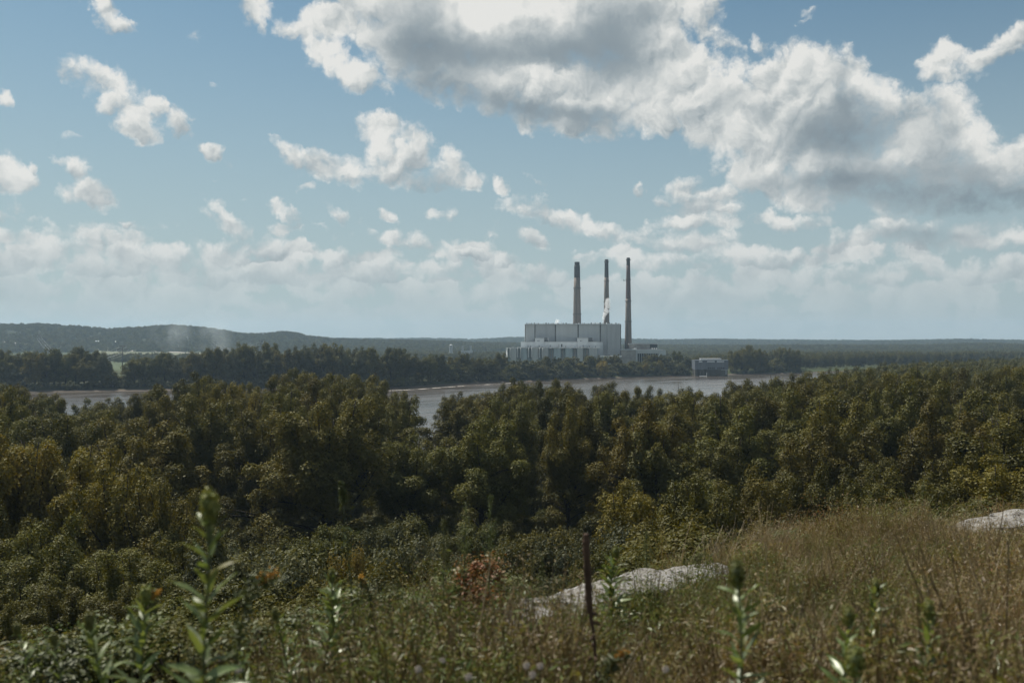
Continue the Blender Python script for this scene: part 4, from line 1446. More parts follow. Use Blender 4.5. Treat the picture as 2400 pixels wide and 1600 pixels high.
def intake_house():
    S = Site(1436.0)
    root = empty("water_intake_house", (S.x(1668), 1436, 0.0))
    tag(root, "slate-blue water intake house standing on concrete piers in the river", "building")
    ox, oy, oz = root.location

    def b(name, px0, px1, y0, y1, z0, z1, mat, parent=root):
        return box(name, (S.x(px0) - ox, S.x(px1) - ox, y0 - oy, y1 - oy, z0 - oz, z1 - oz), mat, parent)
    w = b("wall", 1629, 1707, 1436, 1462, S.z(866), S.z(845), M_SLATE)
    b("parapet", 1628.6, 1707.4, 1435.7, 1462.3, S.z(845) + .01, S.z(843.6), M_SLATE)
    for i, px in enumerate(np.linspace(1659, 1695, 9)):
        if i == 4:
            continue
        f = b("window", px, px + 2.3, 1435.88, 1435.98, S.z(864.2), S.z(860.6), M_GLASSY, w)
        b("window_sill", px - 0.2, px + 2.5, 1435.75, 1435.97, S.z(864.6), S.z(864.25), M_PIER, w)
    for p0, p1 in ((1638, 1646), (1657, 1675), (1680, 1697)):
        b("white_panel", p0, p1, 1435.6, 1435.66, S.z(849), S.z(845.4), M_CLAD_L)
    r_ = b("roof_monitor", 1644, 1692, 1441, 1452, S.z(843.6) + .01, S.z(840.8), M_CLAD_D)
    b("roof_edge", 1643.4, 1692.4, 1440.4, 1452.5, S.z(840.8) + .01, S.z(840.0), M_WHITE, r_)
    b("roof_rail", 1643.6, 1706, 1436.6, 1437.2, S.z(843.5), S.z(842.7), M_WHITE)
    b("pier_wall", 1655, 1706, 1437.5, 1462, -3.0, S.z(866) - 0.01, M_PIER)
    for px in (1629.5, 1640, 1647):
        b("pier", px, px + 5, 1438, 1446, -3.0, S.z(866) - 0.01, M_PIER)
    b("pier_back", 1630, 1654.8, 1448, 1462, -3.0, S.z(866) - 0.01, M_PIER)
    for px in (1659.5, 1668, 1677, 1686):
        b("buttress", px, px + 1.2, 1436.6, 1437.45, -3.0, S.z(867), M_PIER)
    b("ledge", 1690, 1707.6, 1435.0, 1437.4, S.z(866.6), S.z(865.9), M_CLAD)
    b("ladder_tower", 1701, 1702.6, 1435.9, 1436.8, S.z(877), S.z(866.8), M_CLAD)
    # floating boom at its foot
    o = empty("floating_boom", (S.x(1644), 1424, 0.0))
    tag(o, "white floating boom with a mast beside the intake house", "boom")
    V, F = tube_vf(np.array([(-5.5, 0, 0.25), (0, 0.6, 0.3), (5.0, 0, 0.25)]), 0.55, 6)
    obj("float", mesh_np("float", V, F, M_WHITE), o)
    V, F = tube_vf(np.array([(4.6, 0, 0.2), (5.0, 0, 3.0), (5.6, 0, 5.0)]), 0.25, 5)
    obj("mast", mesh_np("mast", V, F, M_WHITE), o)


intake_house()


def distant_works():
    Y = 2600.0  # darker cladding here stands in for haze dulling the pale walls
    for px, py, lab, tall in ((1057, 808, "distant pale silo tower on the horizon behind the far bank trees", True), (1094, 809, "distant pale works building with two turrets behind the far bank trees", False)):
        S = Site(Y)
        z0 = ground_at(S.x(px), Y)
        r2 = empty("silo_tower" if tall else "works_building", (S.x(px), Y, z0 - 0.5))
        tag(r2, lab, "building")
        zt = S.z(py) - z0
        if tall:
            V, F = tube_vf(np.array([(0, 0, 0), (0, 0, zt), (0, 0, zt + 2)]), [4.5, 4.5, 1.0], 14)
            obj("tower", mesh_np("tower", V, F, M_CLAD_D), r2)
            box("annex", (-6.5, 6.5, -5, 5, 0, zt * 0.45), M_CLAD_D, r2)
        else:
            box("wall", (-15, 15, -6, 6, 0, zt * 0.6), M_CLAD_D, r2)
            for sx in (-13, 8):
                box("turret", (sx, sx + 5, -6.5, -1, 0, zt), M_CLAD_D, r2)
            box("roof", (-15.5, 15.5, -5.9, 6.5, zt * 0.6 + .01, zt * 0.6 + 0.8), M_CLAD_D, r2)
            for k in range(5):
                box("window", (-11 + k * 4.6, -9 + k * 4.6, -6.1, -6.02, zt * 0.3, zt * 0.42), M_DARK, r2)


distant_works()


def farmhouse(px, py, w, lab):
    # walk out along the bearing until the hillside rises to the sight line
    for Y in np.arange(2700.0, 4600.0, 20.0):
        S = Site(Y)
        if ground_at(S.x(px), Y) >= S.z(py):
            break
    z0 = ground_at(S.x(px), Y)
    r2 = empty("farmhouse", (S.x(px), Y, z0))
    tag(r2, lab, "house", "white houses on the hills")
    hw = w / 2
    box("wall", (-hw, hw, -hw * .6, hw * .6, -3, 4.5), M_WHITE, r2)
    V = np.array([(-hw - 1, -hw * .6 - 1, 4.51), (hw + 1, -hw * .6 - 1, 4.51), (hw + 1, hw * .6 + 1, 4.51), (-hw - 1, hw * .6 + 1, 4.51), (-hw - 1, 0, 7), (hw + 1, 0, 7)])
    obj("roof", mesh_np("roof", V, [np.array([(0, 1, 5, 4), (2, 3, 4, 5), (3, 2, 1, 0)]), np.array([(1, 2, 5), (3, 0, 4)])], M_WHITE), r2)
    for k in (-0.5, 0.3):
        box("window", (k * hw, k * hw + 1.6, -hw * .6 - .1, -hw * .6 - .02, 1.5, 3), M_DARK, r2)


farmhouse(228, 803, 11, "larger white farmhouse at the foot of the wooded hills")
farmhouse(273, 804, 7, "small white house beside the larger farmhouse at the hill foot")
farmhouse(441, 795, 7, "white house halfway up the hill behind the drifting smoke")
farmhouse(770, 799, 10, "long white house on the low ridge past the last hill")


# ------------------------------------------------------------------ power line over the flood plain
def pylon(px, Y, top_py, lab, lattice=False):
    S = Site(Y)
    X = S.x(px)
    z0 = ground_at(X, Y)
    h = S.z(top_py) - z0
    r2 = empty("pylon", (X, Y, z0))
    tag(r2, lab, "pylon", "pylons of the power line")
    V, F = tube_vf(np.array([(0, 0, -1), (0, 0, h)]), [0.9, 0.45], 8)
    obj("mast", mesh_np("mast", V, F, M_STEEL, smooth=True), r2)
    ends = []
    for f, w in ((0.97, 5.0), (0.86, 8.0), (0.75, 5.5)):
        V, F = tube_vf(np.array([(-w, 0, h * f + 0.5), (0, 0, h * f), (w, 0, h * f + 0.5)]), 0.35, 5)
        obj("cross_arm", mesh_np("cross_arm", V, F, M_STEEL), r2)
        for sx in (-w, w):
            V, F = tube_vf(np.array([(sx, 0, h * f + 0.4), (sx, 0, h * f - 2.0)]), 0.22, 5)
            obj("insulator", mesh_np("insulator", V, F, M_CLAD_D), r2)
            ends.append((X + sx, Y, z0 + h * f - 2.0))
    return ends


PYL = [pylon(92, 3150, 785, "pylon on the hill foot, farthest of the power line"), pylon(287, 1380, 809, "tall slender pylon standing in the gap of the far bank trees"),
       pylon(505, 2300, 800, "hazy pylon standing in the drifting smoke"), pylon(612, 1750, 797, "pylon peeping over the far bank trees beside the smoke"),
       pylon(757, 1900, 800, "pylon peeping over the dense far bank trees before the low ridge")]
M_WIRE = surf("aluminium_wire", (0.62, 0.62, 0.60), 0.4, 0.1, 1.0, 0.5)


def wires(A, B, sag, rad_, lab):
    for i, (a, c) in enumerate(zip(A, B)):
        t = np.linspace(0, 1, 24)[:, None]
        P = np.array(a) * (1 - t) + np.array(c) * t
        P[:, 2] -= sag * 4 * (t[:, 0] * (1 - t[:, 0]))
        o = obj("power_cable", mesh_np("power_cable", *tube_vf(P, rad_, 4, cap=False), M_WIRE))
        tag(o, f"{['top', 'top', 'middle', 'middle', 'lowest', 'lowest'][i]} {['near', 'far'][i % 2]} side cable {lab}", "cable", "cables of the power line")


wires(PYL[0], PYL[1], 38, 0.11, "sagging from the hill pylon to the tall gap pylon")
wires(PYL[2], PYL[3], 14, 0.09, "from the hazy pylon to the pylon beside the smoke")

# ------------------------------------------------------------------ the bluff top close by
def ramp_leaf(name, stops, trans=0.3, gloss=0.03, rough=0.45, shift=0.0):
    m_, g, out = new_mat(name)
    t = attr(g, "tint")
    rnd = g.node('ShaderNodeObjectInfo').outputs['Random']
    pos = g.node('ShaderNodeNewGeometry').outputs['Position']
    patch = g.noise(pos, 0.55, 2.0, 0.5)
    side = g.smooth(g.sep(pos)[0], -2.5, 4.0, -0.20 + shift, 0.08 + shift)
    f = g.m('ADD', g.m('MULTIPLY_ADD', t, 0.6, side), g.m('ADD', g.m('MULTIPLY', rnd, 0.25), g.m('MULTIPLY_ADD', patch, 1.1, -0.33)), clamp=True)
    c = g.ramp(f, stops)
    dif = g.node('ShaderNodeBsdfDiffuse')
    g.put(dif.inputs['Color'], c)
    tr = g.node('ShaderNodeBsdfTranslucent')
    g.put(tr.inputs['Color'], g.v('MULTIPLY', c, (1.5, 1.4, 0.9)))
    gl = g.node('ShaderNodeBsdfGlossy')
    gl.inputs['Roughness'].default_value = rough
    m1, m2 = g.node('ShaderNodeMixShader'), g.node('ShaderNodeMixShader')
    m1.inputs[0].default_value = trans
    m2.inputs[0].default_value = gloss
    L = m_.node_tree.links.new
    L(dif.outputs[0], m1.inputs[1]), L(tr.outputs[0], m1.inputs[2])
    L(m1.outputs[0], m2.inputs[1]), L(gl.outputs[0], m2.inputs[2])
    L(m2.outputs[0], out.inputs['Surface'])
    return m_


M_DRY = ramp_leaf("dry_grass", [(0.0, (0.062, 0.078, 0.022)), (0.25, (0.115, 0.108, 0.036)), (0.5, (0.19, 0.148, 0.066)), (0.75, (0.14, 0.098, 0.054)), (1.0, (0.31, 0.245, 0.145))])
M_WEED = ramp_leaf("mixed_weed", [(0.0, (0.060, 0.095, 0.022)), (0.35, (0.11, 0.135, 0.034)), (0.6, (0.165, 0.15, 0.045)), (0.85, (0.19, 0.135, 0.06)), (1.0, (0.20, 0.105, 0.05))], shift=-0.14)
M_STALKLEAF = leaf_mat("stalk_leaf", [(0.10, 0.145, 0.042), (0.17, 0.215, 0.075), (0.11, 0.15, 0.045), (0.17, 0.21, 0.075)], trans=0.35, gloss=0.07, rough=0.42, tcol=1.3)
M_STALKBUD = leaf_mat("stalk_bud", [(0.11, 0.14, 0.035), (0.20, 0.20, 0.05), (0.12, 0.14, 0.04), (0.20, 0.19, 0.05)], gloss=0.04)
M_PLUME = leaf_mat("plume_leaf", [(0.055, 0.075, 0.026), (0.10, 0.12, 0.045), (0.06, 0.075, 0.028), (0.11, 0.115, 0.045)], gloss=0.03)
M_RUST = leaf_mat("rust_leaf", [(0.24, 0.075, 0.028), (0.12, 0.105, 0.03), (0.26, 0.085, 0.03), (0.14, 0.115, 0.03)], gloss=0.04)
M_ORANGE = leaf_mat("orange_tip", [(0.38, 0.20, 0.04), (0.50, 0.30, 0.07), (0.38, 0.20, 0.04), (0.50, 0.30, 0.07)], gloss=0.02)
M_STEMG = surf("green_stem", (0.075, 0.085, 0.035), 0.6, 0.3, 6.0)
M_STEMB = surf("brown_stem", (0.075, 0.045, 0.030), 0.8, 0.4, 9.0, bump=0.004, bscale=60)
M_FLUFF = surf("seed_fluff", (0.55, 0.48, 0.42), 0.9, 0.2, 20.0)
M_LIME = None


def limestone():
    m_, g, out = new_mat("limestone")
    co = g.node('ShaderNodeTexCoord').outputs['Object']
    n = g.noise(co, 3.2, 6.0, 0.62)
    fine = g.noise(co, 26.0, 4.0, 0.65)
    warp = g.v('ADD', co, g.v('SCALE', g.noise(co, 5.0, 3.0, 0.6, out=1), scale=0.25))
    ed = g.voronoi(g.v('MULTIPLY', warp, (3.2, 6.5, 9.0)), 1.0, feature='DISTANCE_TO_EDGE')
    crack = g.smooth(ed, 0.0, 0.045)
    c = g.mix(g.smooth(n, 0.36, 0.66), (0.19, 0.175, 0.155, 1), (0.345, 0.335, 0.32, 1))
    c = g.mix(g.smooth(fine, 0.35, 0.7, 0.0, 0.55), c, (0.21, 0.20, 0.18, 1))
    c = g.mix(crack, (0.06, 0.052, 0.042, 1), c)
    p = g.node('ShaderNodeBsdfPrincipled')
    g.put(p.inputs['Base Color'], c)
    p.inputs['Roughness'].default_value = 0.92
    p.inputs['Specular IOR Level'].default_value = 0.12
    b = g.node('ShaderNodeBump')
    b.inputs['Distance'].default_value = 0.022
    b.inputs['Strength'].default_value = 0.8
    g.put(b.inputs['Height'], g.m('ADD', g.m('MULTIPLY', crack, 0.5), g.m('MULTIPLY', fine, 0.6)))
    g.put(p.inputs['Normal'], b.outputs[0])
    m_.node_tree.links.new(p.outputs[0], out.inputs['Surface'])
    return m_


M_LIME = limestone()


def slab_vf(rx, ry, h, seed):
    rng = np.random.default_rng(seed)
    na, nr = 44, 11
    th = np.linspace(0, 2 * np.pi, na, endpoint=False)
    out_ = (np.abs(np.cos(th)) ** 2.6 + np.abs(np.sin(th)) ** 2.6) ** (-1 / 2.6) * (1 + 0.22 * fbm(np.cos(th) * 2.5 + seed, np.sin(th) * 2.5, 4, seed))
    V = [(0, 0, h)]
    for k in range(1, nr + 1):
        f = k / nr
        x, y = np.cos(th) * rx * out_ * f, np.sin(th) * ry * out_ * f
        st = 0.014 * np.floor(3.5 * (0.5 + fbm(x * 2.0, y * 2.0, 3, seed + 2)))
        z = h * (1 - 0.25 * f ** 3) + st + 0.018 * fbm(x * 2.2 + seed, y * 2.2, 5, seed + 3) + 0.010 * fbm(x * 9, y * 9, 3, seed + 5)
        V += list(zip(x, y, z))
    for dz, f in ((0.45, 1.03), (-0.6, 1.0)):
        x, y = np.cos(th) * rx * out_ * f, np.sin(th) * ry * out_ * f
        V += list(zip(x, y, np.full(na, h * dz) if dz > 0 else np.full(na, -0.5)))
    V = np.array(V)
    j = np.arange(na)
    tri = np.stack([np.zeros(na, int), 1 + j, 1 + (j + 1) % na], -1)
    qs = []
    for k in range(nr + 1):
        a = 1 + k * na + j
        b_ = 1 + k * na + (j + 1) % na
        qs.append(np.stack([a, a + na, b_ + na, b_], -1))
    return V, [tri, np.concatenate(qs)]


ROCKS = []


def ledge(label, slabs):
    c = np.mean([(s[0], s[1]) for s in slabs], 0)
    root = empty("rock_ledge", (c[0], c[1], ground_at(*c)))
    tag(root, label, "rock", "limestone ledges on the bluff edge")
    for i, (x, y, rx, ry, h, rz) in enumerate(slabs):
        V, F = slab_vf(rx, ry, h, int(x * 10) + i * 7 + 3)
        o = obj("limestone_slab", mesh_np("limestone_slab", V, F, M_LIME, smooth=False), root)
        zz = min(ground_at(x, y), ground_at(x, y - ry * 0.5))
        o.location = (x - c[0], y - c[1], zz - root.location.z)
        o.rotation_euler = (R(_tr.uniform(-3, 3)), R(_tr.uniform(-3, 3)), R(rz))
        ROCKS.append((x, y, rx, ry, R(rz)))


ledge("pale limestone ledge on the bluff edge behind the dead brown stalk",
      [(0.28, 7.00, 0.36, 0.26, 0.11, 38), (0.60, 7.48, 0.42, 0.28, 0.15, 42), (0.98, 8.00, 0.44, 0.30, 0.15, 40), (1.37, 8.55, 0.44, 0.28, 0.16, 42), (1.72, 9.1, 0.34, 0.22, 0.15, 45), (0.04, 6.62, 0.26, 0.20, 0.10, 30), (-0.12, 6.3, 0.16, 0.12, 0.05, 20)])
ledge("pale limestone outcrop above the grassy mound at the right edge",
      [(7.05, 15.2, 0.55, 0.40, 0.20, 20), (7.65, 15.6, 0.62, 0.45, 0.32, 15), (8.35, 16.0, 0.65, 0.45, 0.42, 10), (6.5, 14.4, 0.30, 0.25, 0.05, 0)])


# -------- tufts
def blade_vf(rng, n, hmin, hmax, spread, width, bend):
    V, F, T_ = [], [], []
    for i in range(n):
        a, h = rng.uniform(0, 6.28), rng.uniform(hmin, hmax)
        p = np.array([math.cos(a), math.sin(a), 0]) * spread * math.sqrt(rng.random())
        d = rng.uniform(0, 6.28)
        dr = np.array([math.cos(d), math.sin(d), 0])
        sd = np.array([-dr[1], dr[0], 0])
        b = rng.uniform(0.2, 1.0) * bend * h
        w = width * rng.uniform(0.6, 1.3)
        n0 = len(V)
        for k, t in enumerate((0, 0.4, 0.75, 1.0)):
            q = p + dr * b * t ** 2 + np.array([0, 0, h * t * (1 - 0.18 * bend * t)])
            ww = w * (1 - t * 0.85)
            V += [q - sd * ww, q + sd * ww]
        F += [(n0 + 2 * k, n0 + 2 * k + 1, n0 + 2 * k + 3, n0 + 2 * k + 2) for k in range(3)]
        T_ += [rng.random()] * 3
    return np.array(V), np.array(F), np.array(T_)


def weed_vf(rng, stems, h, leaf, nleaf, spread, side=3, tint=(0.2, 0.9)):
    Vs, Fs, T_, n = [], [], [], 0
    for i in range(stems):
        a, hh = rng.uniform(0, 6.28), h * rng.uniform(0.6, 1.1)
        lean = rng.uniform(0.1, 0.5) * hh
        p0 = np.array([math.cos(a), math.sin(a), 0]) * spread * 0.3 * rng.random()
        p1 = p0 + np.array([math.cos(a) * lean, math.sin(a) * lean, hh])
        t = np.linspace(0, 1, 4)[:, None]
        c = p0 * (1 - t) + p1 * t + np.array([0, 0, 0.1 * hh]) * (t * (1 - t))
        V, F = tube_vf(c, np.linspace(0.0026, 0.0010, 4), 3, cap=False)
        Vs.append(V), Fs.append(F[0] + n), T_.append(np.full(len(F[0]), rng.uniform(0.5, 1.0)))
        n += len(V)
        u = rng.uniform(0.15, 1.0, nleaf)
        C = np.stack([np.interp(u, t[:, 0], c[:, k]) for k in range(3)], -1) + rng.normal(0, 0.02 + leaf * 0.5, (nleaf, 3)) * np.array([1, 1, 0.6])
        N_ = rng.normal(0, 0.6, (nleaf, 3)) + np.array([0, 0, 0.7])
        V, F = leaf_quads(C, N_, leaf * rng.uniform(0.5, 1.5, nleaf), 0.30, rng)
        Vs.append(V), Fs.append(F + n), T_.append(rng.uniform(*tint, nleaf))
        n += len(V)
    return np.concatenate(Vs), np.concatenate(Fs), np.concatenate(T_)


def tufts():
    rng = np.random.default_rng(77)
    grass, weed, seed_, creeper = [], [], [], []
    for k in range(5):
        V, F, T_ = blade_vf(rng, 40, 0.10, 0.42, 0.10, 0.0024, 0.65)
        grass.append(mesh_np(f"grass_tuft_{k}", V, F, M_DRY, tint=T_))
    for k in range(5):
        V, F, T_ = weed_vf(rng, 8, 0.32, 0.019, 40, 0.16)
        weed.append(mesh_np(f"weed_tuft_{k}", V, F, M_WEED, tint=T_))
    for k in range(4):
        V, F, T_ = weed_vf(rng, 9, 0.36, 0.011, 46, 0.16, tint=(0.5, 1.0))
        seed_.append(mesh_np(f"seed_tuft_{k}", V, F, M_DRY, tint=T_))
    for k in range(3):
        V, F, T_ = weed_vf(rng, 12, 0.15, 0.026, 34, 0.30, tint=(0.0, 0.5))
        creeper.append(mesh_np(f"creeper_tuft_{k}", V, F, M_WEED, tint=T_))

    def spots(n, seed, dmax=0.5):
        r_ = np.random.default_rng(seed)
        Y = np.sqrt(r_.uniform(1.8 ** 2, 19.0 ** 2, n))
        X = r_.uniform(-0.60, 0.60, n) * Y + r_.uniform(-0.6, 0.6, n)
        e = np.interp(X, EDGE_X, EDGE_Y)
        ok = Y < e + dmax * r_.random(n)
        for x, y, rx, ry, rz in ROCKS:
            c, s = math.cos(rz), math.sin(rz)
            u, v = (X - x) * c + (Y - y) * s, -(X - x) * s + (Y - y) * c
            ok &= ((u / (rx * 0.98)) ** 2 + ((v + 0.0) / (ry * 0.95)) ** 2 > 1) | (r_.random(n) < 0.02)
            # keep the view of the slabs fairly open just in front of them
            ok &= ~((np.abs(u) < rx) & (v < 0) & (v > -ry - 0.45) & (r_.random(n) < 0.8))
        return X[ok], Y[ok], r_

    def put(name, n, seed, kinds, smin, smax, label, keep=None, dmax=0.5):
        X, Y, r_ = spots(n, seed, dmax)
        if keep is not None:
            k = keep(X, Y, r_)
            X, Y = X[k], Y[k]
        Z = terrain(X, Y) - 0.015
        Z = np.where(Y > np.interp(X, EDGE_X, EDGE_Y) + 0.15, np.maximum(Z, terrain(X, np.minimum(Y, np.interp(X, EDGE_X, EDGE_Y))) - 0.5), Z)
        S = r_.uniform(smin, smax, len(X)) * np.clip(1 + 1.3 * fbm(X * 1.1, Y * 1.1, 3, 30), 0.35, 1.9)
        scatter(name, np.stack([X, Y, Z], -1), S, r_.uniform(0, 6.28, len(X)), r_.integers(0, len(kinds), len(X)), kinds, label)
    put("grass", 11000, 1, grass, 0.45, 1.2, "dry tan and green grass over the bluff top")
    put("undergrowth_weeds", 9500, 2, weed, 0.55, 1.4, "small leafy weeds among the dry grass", lambda X, Y, r_: (fbm(X * 0.5, Y * 0.5, 3, 40) + 0.25 * (X < 0.5)) > -0.12)
    put("dry_weeds", 6000, 3, seed_, 0.5, 1.5, "brown seeding weeds among the grass", lambda X, Y, r_: (fbm(X * 0.45, Y * 0.45, 3, 50) + 0.22 * (X > 0.3)) > 0.0)
    put("creeping_foliage", 5000, 4, creeper, 0.8, 1.6, "low creeping leaves under the grass", lambda X, Y, r_: (fbm(X * 0.7, Y * 0.7, 3, 60) + 0.15 * (X < 0)) > -0.02)


tufts()


# -------- leafy stalks
def lance_leaf(seed, droop):
    """one lance-shaped leaf, folded along its midrib, one unit long"""
    rng = np.random.default_rng(seed)
    n = 8
    V, F = [], []
    for k in range(n):
        t = k / (n - 1)
        w = 0.118 * math.sin(math.pi * min(1, 0.06 + t * 0.97)) ** 0.8 * (1 - 0.25 * t) + 0.004
        z = 0.22 * t - droop * t * t
        x = t * (1 - 0.12 * droop * t)
        V += [(x, -w, z + 0.035 + 0.02 * math.sin(k * 1.7 + seed)), (x, 0, z), (x, w, z + 0.035 - 0.02 * math.sin(k * 1.3 + seed))]
    for k in range(n - 1):
        for j in range(2):
            a = k * 3 + j
            F.append((a, a + 3, a + 4, a + 1))
    return mesh_np("leaf", np.array(V), np.array(F), M_STALKLEAF, smooth=True, tint=np.full(len(F), rng.random()))


LANCE = [lance_leaf(k, dr) for k, dr in enumerate((0.05, 0.25, 0.45, 0.15, 0.6))]
LANCE[4].materials.clear()
LANCE[4].materials.append(M_WEED)


def bud_mesh(seed, r, h, n, leaf):
    rng = np.random.default_rng(seed)
    d = rng.normal(size=(n, 3))
    d /= np.linalg.norm(d, axis=1, keepdims=True)
    C = d * np.array([r, r, h]) * (rng.random(n) ** 0.4)[:, None]
    V, F = leaf_quads(C, d + rng.normal(0, 0.4, (n, 3)), leaf * rng.uniform(0.6, 1.3, n), 0.5, rng)
    return mesh_np("bud_cluster", V, F, M_STALKBUD, tint=rng.random(n))


BUD = bud_mesh(5, 0.017, 0.028, 260, 0.012)


def stalk(px, py, Y, label, n=26, leaf=0.11, lean=0.0, stem=0.0055, bud=1.0, leafiness=1.15, seed=1):
    n = int(n * 2.1)
    lean += (seed % 5 - 2) * 0.035
    rng = random.Random(seed)
    X, zt = px_to_world(px, py, Y)
    Xb = X - lean
    zb = ground_at(Xb, Y) - 0.02
    h = zt - zb
    root = empty("leafy_stalk", (Xb, Y, zb))
    tag(root, label, "weed", "tall leafy stalks on the bluff top")
    t = np.linspace(0, 1, 9)
    c = np.stack([lean * t ** 1.6 + 0.012 * np.sin(t * 7 + seed), 0.02 * np.sin(t * 5 + seed), h * t], -1)
    obj("stem", mesh_np("stem", *tube_vf(c, np.linspace(stem, stem * 0.45, 9), 8), M_STEMG, smooth=True), root)
    a = rng.uniform(0, 6.28)
    for k in range(n):
        u = 0.12 + 0.85 * (k / n) ** 0.9
        a += 2.399 + rng.uniform(-0.3, 0.3)
        ll = leaf * (1.0 - 0.58 * u ** 1.7) * rng.uniform(0.75, 1.15) * leafiness
        o = bpy.data.objects.new("leaf", LANCE[rng.choices(range(5), [3, 3, 3, 3, 1.2 if k < n * 0.4 else 0.2])[0]])
        link(o, root)
        o.location = (float(np.interp(u, t, c[:, 0])), float(np.interp(u, t, c[:, 1])), h * u)
        o.rotation_euler = (rng.uniform(-0.6, 0.6), -0.10 - 0.75 * u + rng.uniform(-0.35, 0.5), a)
        o.scale = (ll, ll * rng.uniform(0.8, 1.15), ll)
    if bud:
        o = obj("bud_cluster", BUD, root)
        o.location = (float(c[-1, 0]), float(c[-1, 1]), h)
        o.scale = (bud, bud, bud * 1.2)
    return root


stalk(482, 1185, 2.55, "tallest blurred leafy stalk with a round bud, close to the camera", 32, 0.15, 0.02, 0.0062, 1.5, seed=1)
stalk(1725, 1345, 2.75, "blurred leafy stalk with a yellow-green tip before the grassy mound", 28, 0.135, -0.01, 0.0062, 1.4, seed=2)
stalk(780, 1350, 4.3, "bright leafy stalk in the weeds below the yellow bush", 34, 0.15, 0.01, 0.0065, 1.1, seed=3)
stalk(347, 1395, 3.4, "dark leafy stalk beside the tallest blurred stalk", 30, 0.14, 0.01, 0.005, 1.1, seed=4)
stalk(218, 1450, 3.1, "leaning leafy stalk, farthest to the left", 26, 0.130, -0.02, 0.005, 1.0, seed=5)
stalk(1440, 1292, 5.2, "slender leafy stalk beside the dead brown stalk", 40, 0.137, 0.05, 0.005, 1.2, seed=6)
stalk(1978, 1440, 3.3, "leafy stalk with a pale bud, left one of the trio on the grassy mound", 26, 0.124, 0.0, 0.005, 1.2, seed=7)
stalk(2050, 1372, 3.9, "taller leafy stalk in the middle of the trio on the grassy mound", 30, 0.130, 0.02, 0.005, 1.0, seed=8)
stalk(2185, 1428, 3.5, "leafy stalk, right one of the trio on the grassy mound", 26, 0.130, -0.01, 0.005, 1.2, seed=9)
stalk(650, 1440, 3.8, "short leafy stalk between the tallest stalk and the bright one", 22, 0.09, 0.01, 0.0045, 0.9, seed=10)
stalk(2010, 1545, 2.7, "low blurred stalk with a yellow bud at the bottom edge", 16, 0.09, 0.01, 0.005, 1.6, seed=11)

for _i, (_px, _py, _Y, _lab) in enumerate([
        (120, 1500, 3.3, "low leafy stalk beside the leaning one near the left edge"), (40, 1475, 3.8, "thin leafy stalk nearest the left edge"),
        (565, 1475, 3.6, "low leafy stalk right of the tallest blurred stalk"), (705, 1465, 4.4, "small leafy stalk left of the bright one"),
        (865, 1440, 4.6, "small leafy stalk right of the bright one"), (945, 1425, 5.0, "slim leafy stalk below the rusty shrub's left side"),
        (1060, 1440, 4.6, "slim leafy stalk below the rusty shrub"), (1180, 1470, 4.2, "low leafy stalk left of the dead brown stalk"),
        (1545, 1440, 4.8, "small leafy stalk before the limestone ledge"), (1860, 1460, 4.6, "small leafy stalk between the yellow-green stalk and the trio"),
        (2300, 1440, 4.4, "small leafy stalk right of the trio on the mound")]):
    stalk(_px, _py, _Y, _lab, 20, 0.085, _tr.uniform(-0.05, 0.05), 0.0042, 0.8, seed=40 + _i)


# -------- dead brown mullein stalk
def dead_stalk():
    Y = 3.9
    X, zt = px_to_world(1374, 1250, Y)
    pts = []
    for px, py in ((1402, 1640), (1396, 1540), (1391, 1480), (1384, 1440), (1380, 1400), (1377, 1340), (1374, 1290), (1374, 1250)):
        x, z = px_to_world(px, py, Y)
        pts.append((x, 0, z))
    zb = ground_at(pts[0][0], Y)
    x0 = pts[0][0]
    root = empty("dead_mullein", (x0, Y, zb - 0.02))
    tag(root, "dead dark brown mullein stalk standing before the limestone ledge", "weed")
    P = np.array([(p[0] - x0, 0, p[2] - zb + 0.02) for p in pts])
    P[0, 2] = -0.02
    t = np.linspace(0, len(P) - 1, 70)
    C = np.stack([np.interp(t, np.arange(len(P)), P[:, k]) for k in range(3)], -1)
    rr = np.interp(t, [0, 2, 3, 3.6, 5, 6.5, 7], [0.006, 0.006, 0.008, 0.0125, 0.0138, 0.013, 0.010])
    V, F = tube_vf(C, rr, 16)
    k = np.arange(70 * 16)
    c = C[k // 16]
    f = 1 + np.where(t[k // 16] > 3.0, 0.42, 0.15) * fbm((k % 16) * 0.9, (k // 16) * 0.8, 3, 4)
    V[:70 * 16] = c + (V[:70 * 16] - c) * f[:, None]
    obj("spike", mesh_np("spike", V, F, M_STEMB, smooth=True), root)
    rng = np.random.default_rng(3)
    for q in range(9):
        u = rng.uniform(0.8, 3.2)
        p = np.array([np.interp(u, np.arange(len(P)), P[:, j]) for j in range(3)])
        d = rng.normal(size=3) * np.array([1, 1, 0.2])
        d /= np.linalg.norm(d)
        V, F = tube_vf(np.stack([p, p + d * 0.018, p + d * 0.03 + np.array([0, 0, -0.012])]), [0.003, 0.007, 0.004], 6)
        obj("seed_pod", mesh_np("seed_pod", V, F, M_STEMB, smooth=True), root)


dead_stalk()


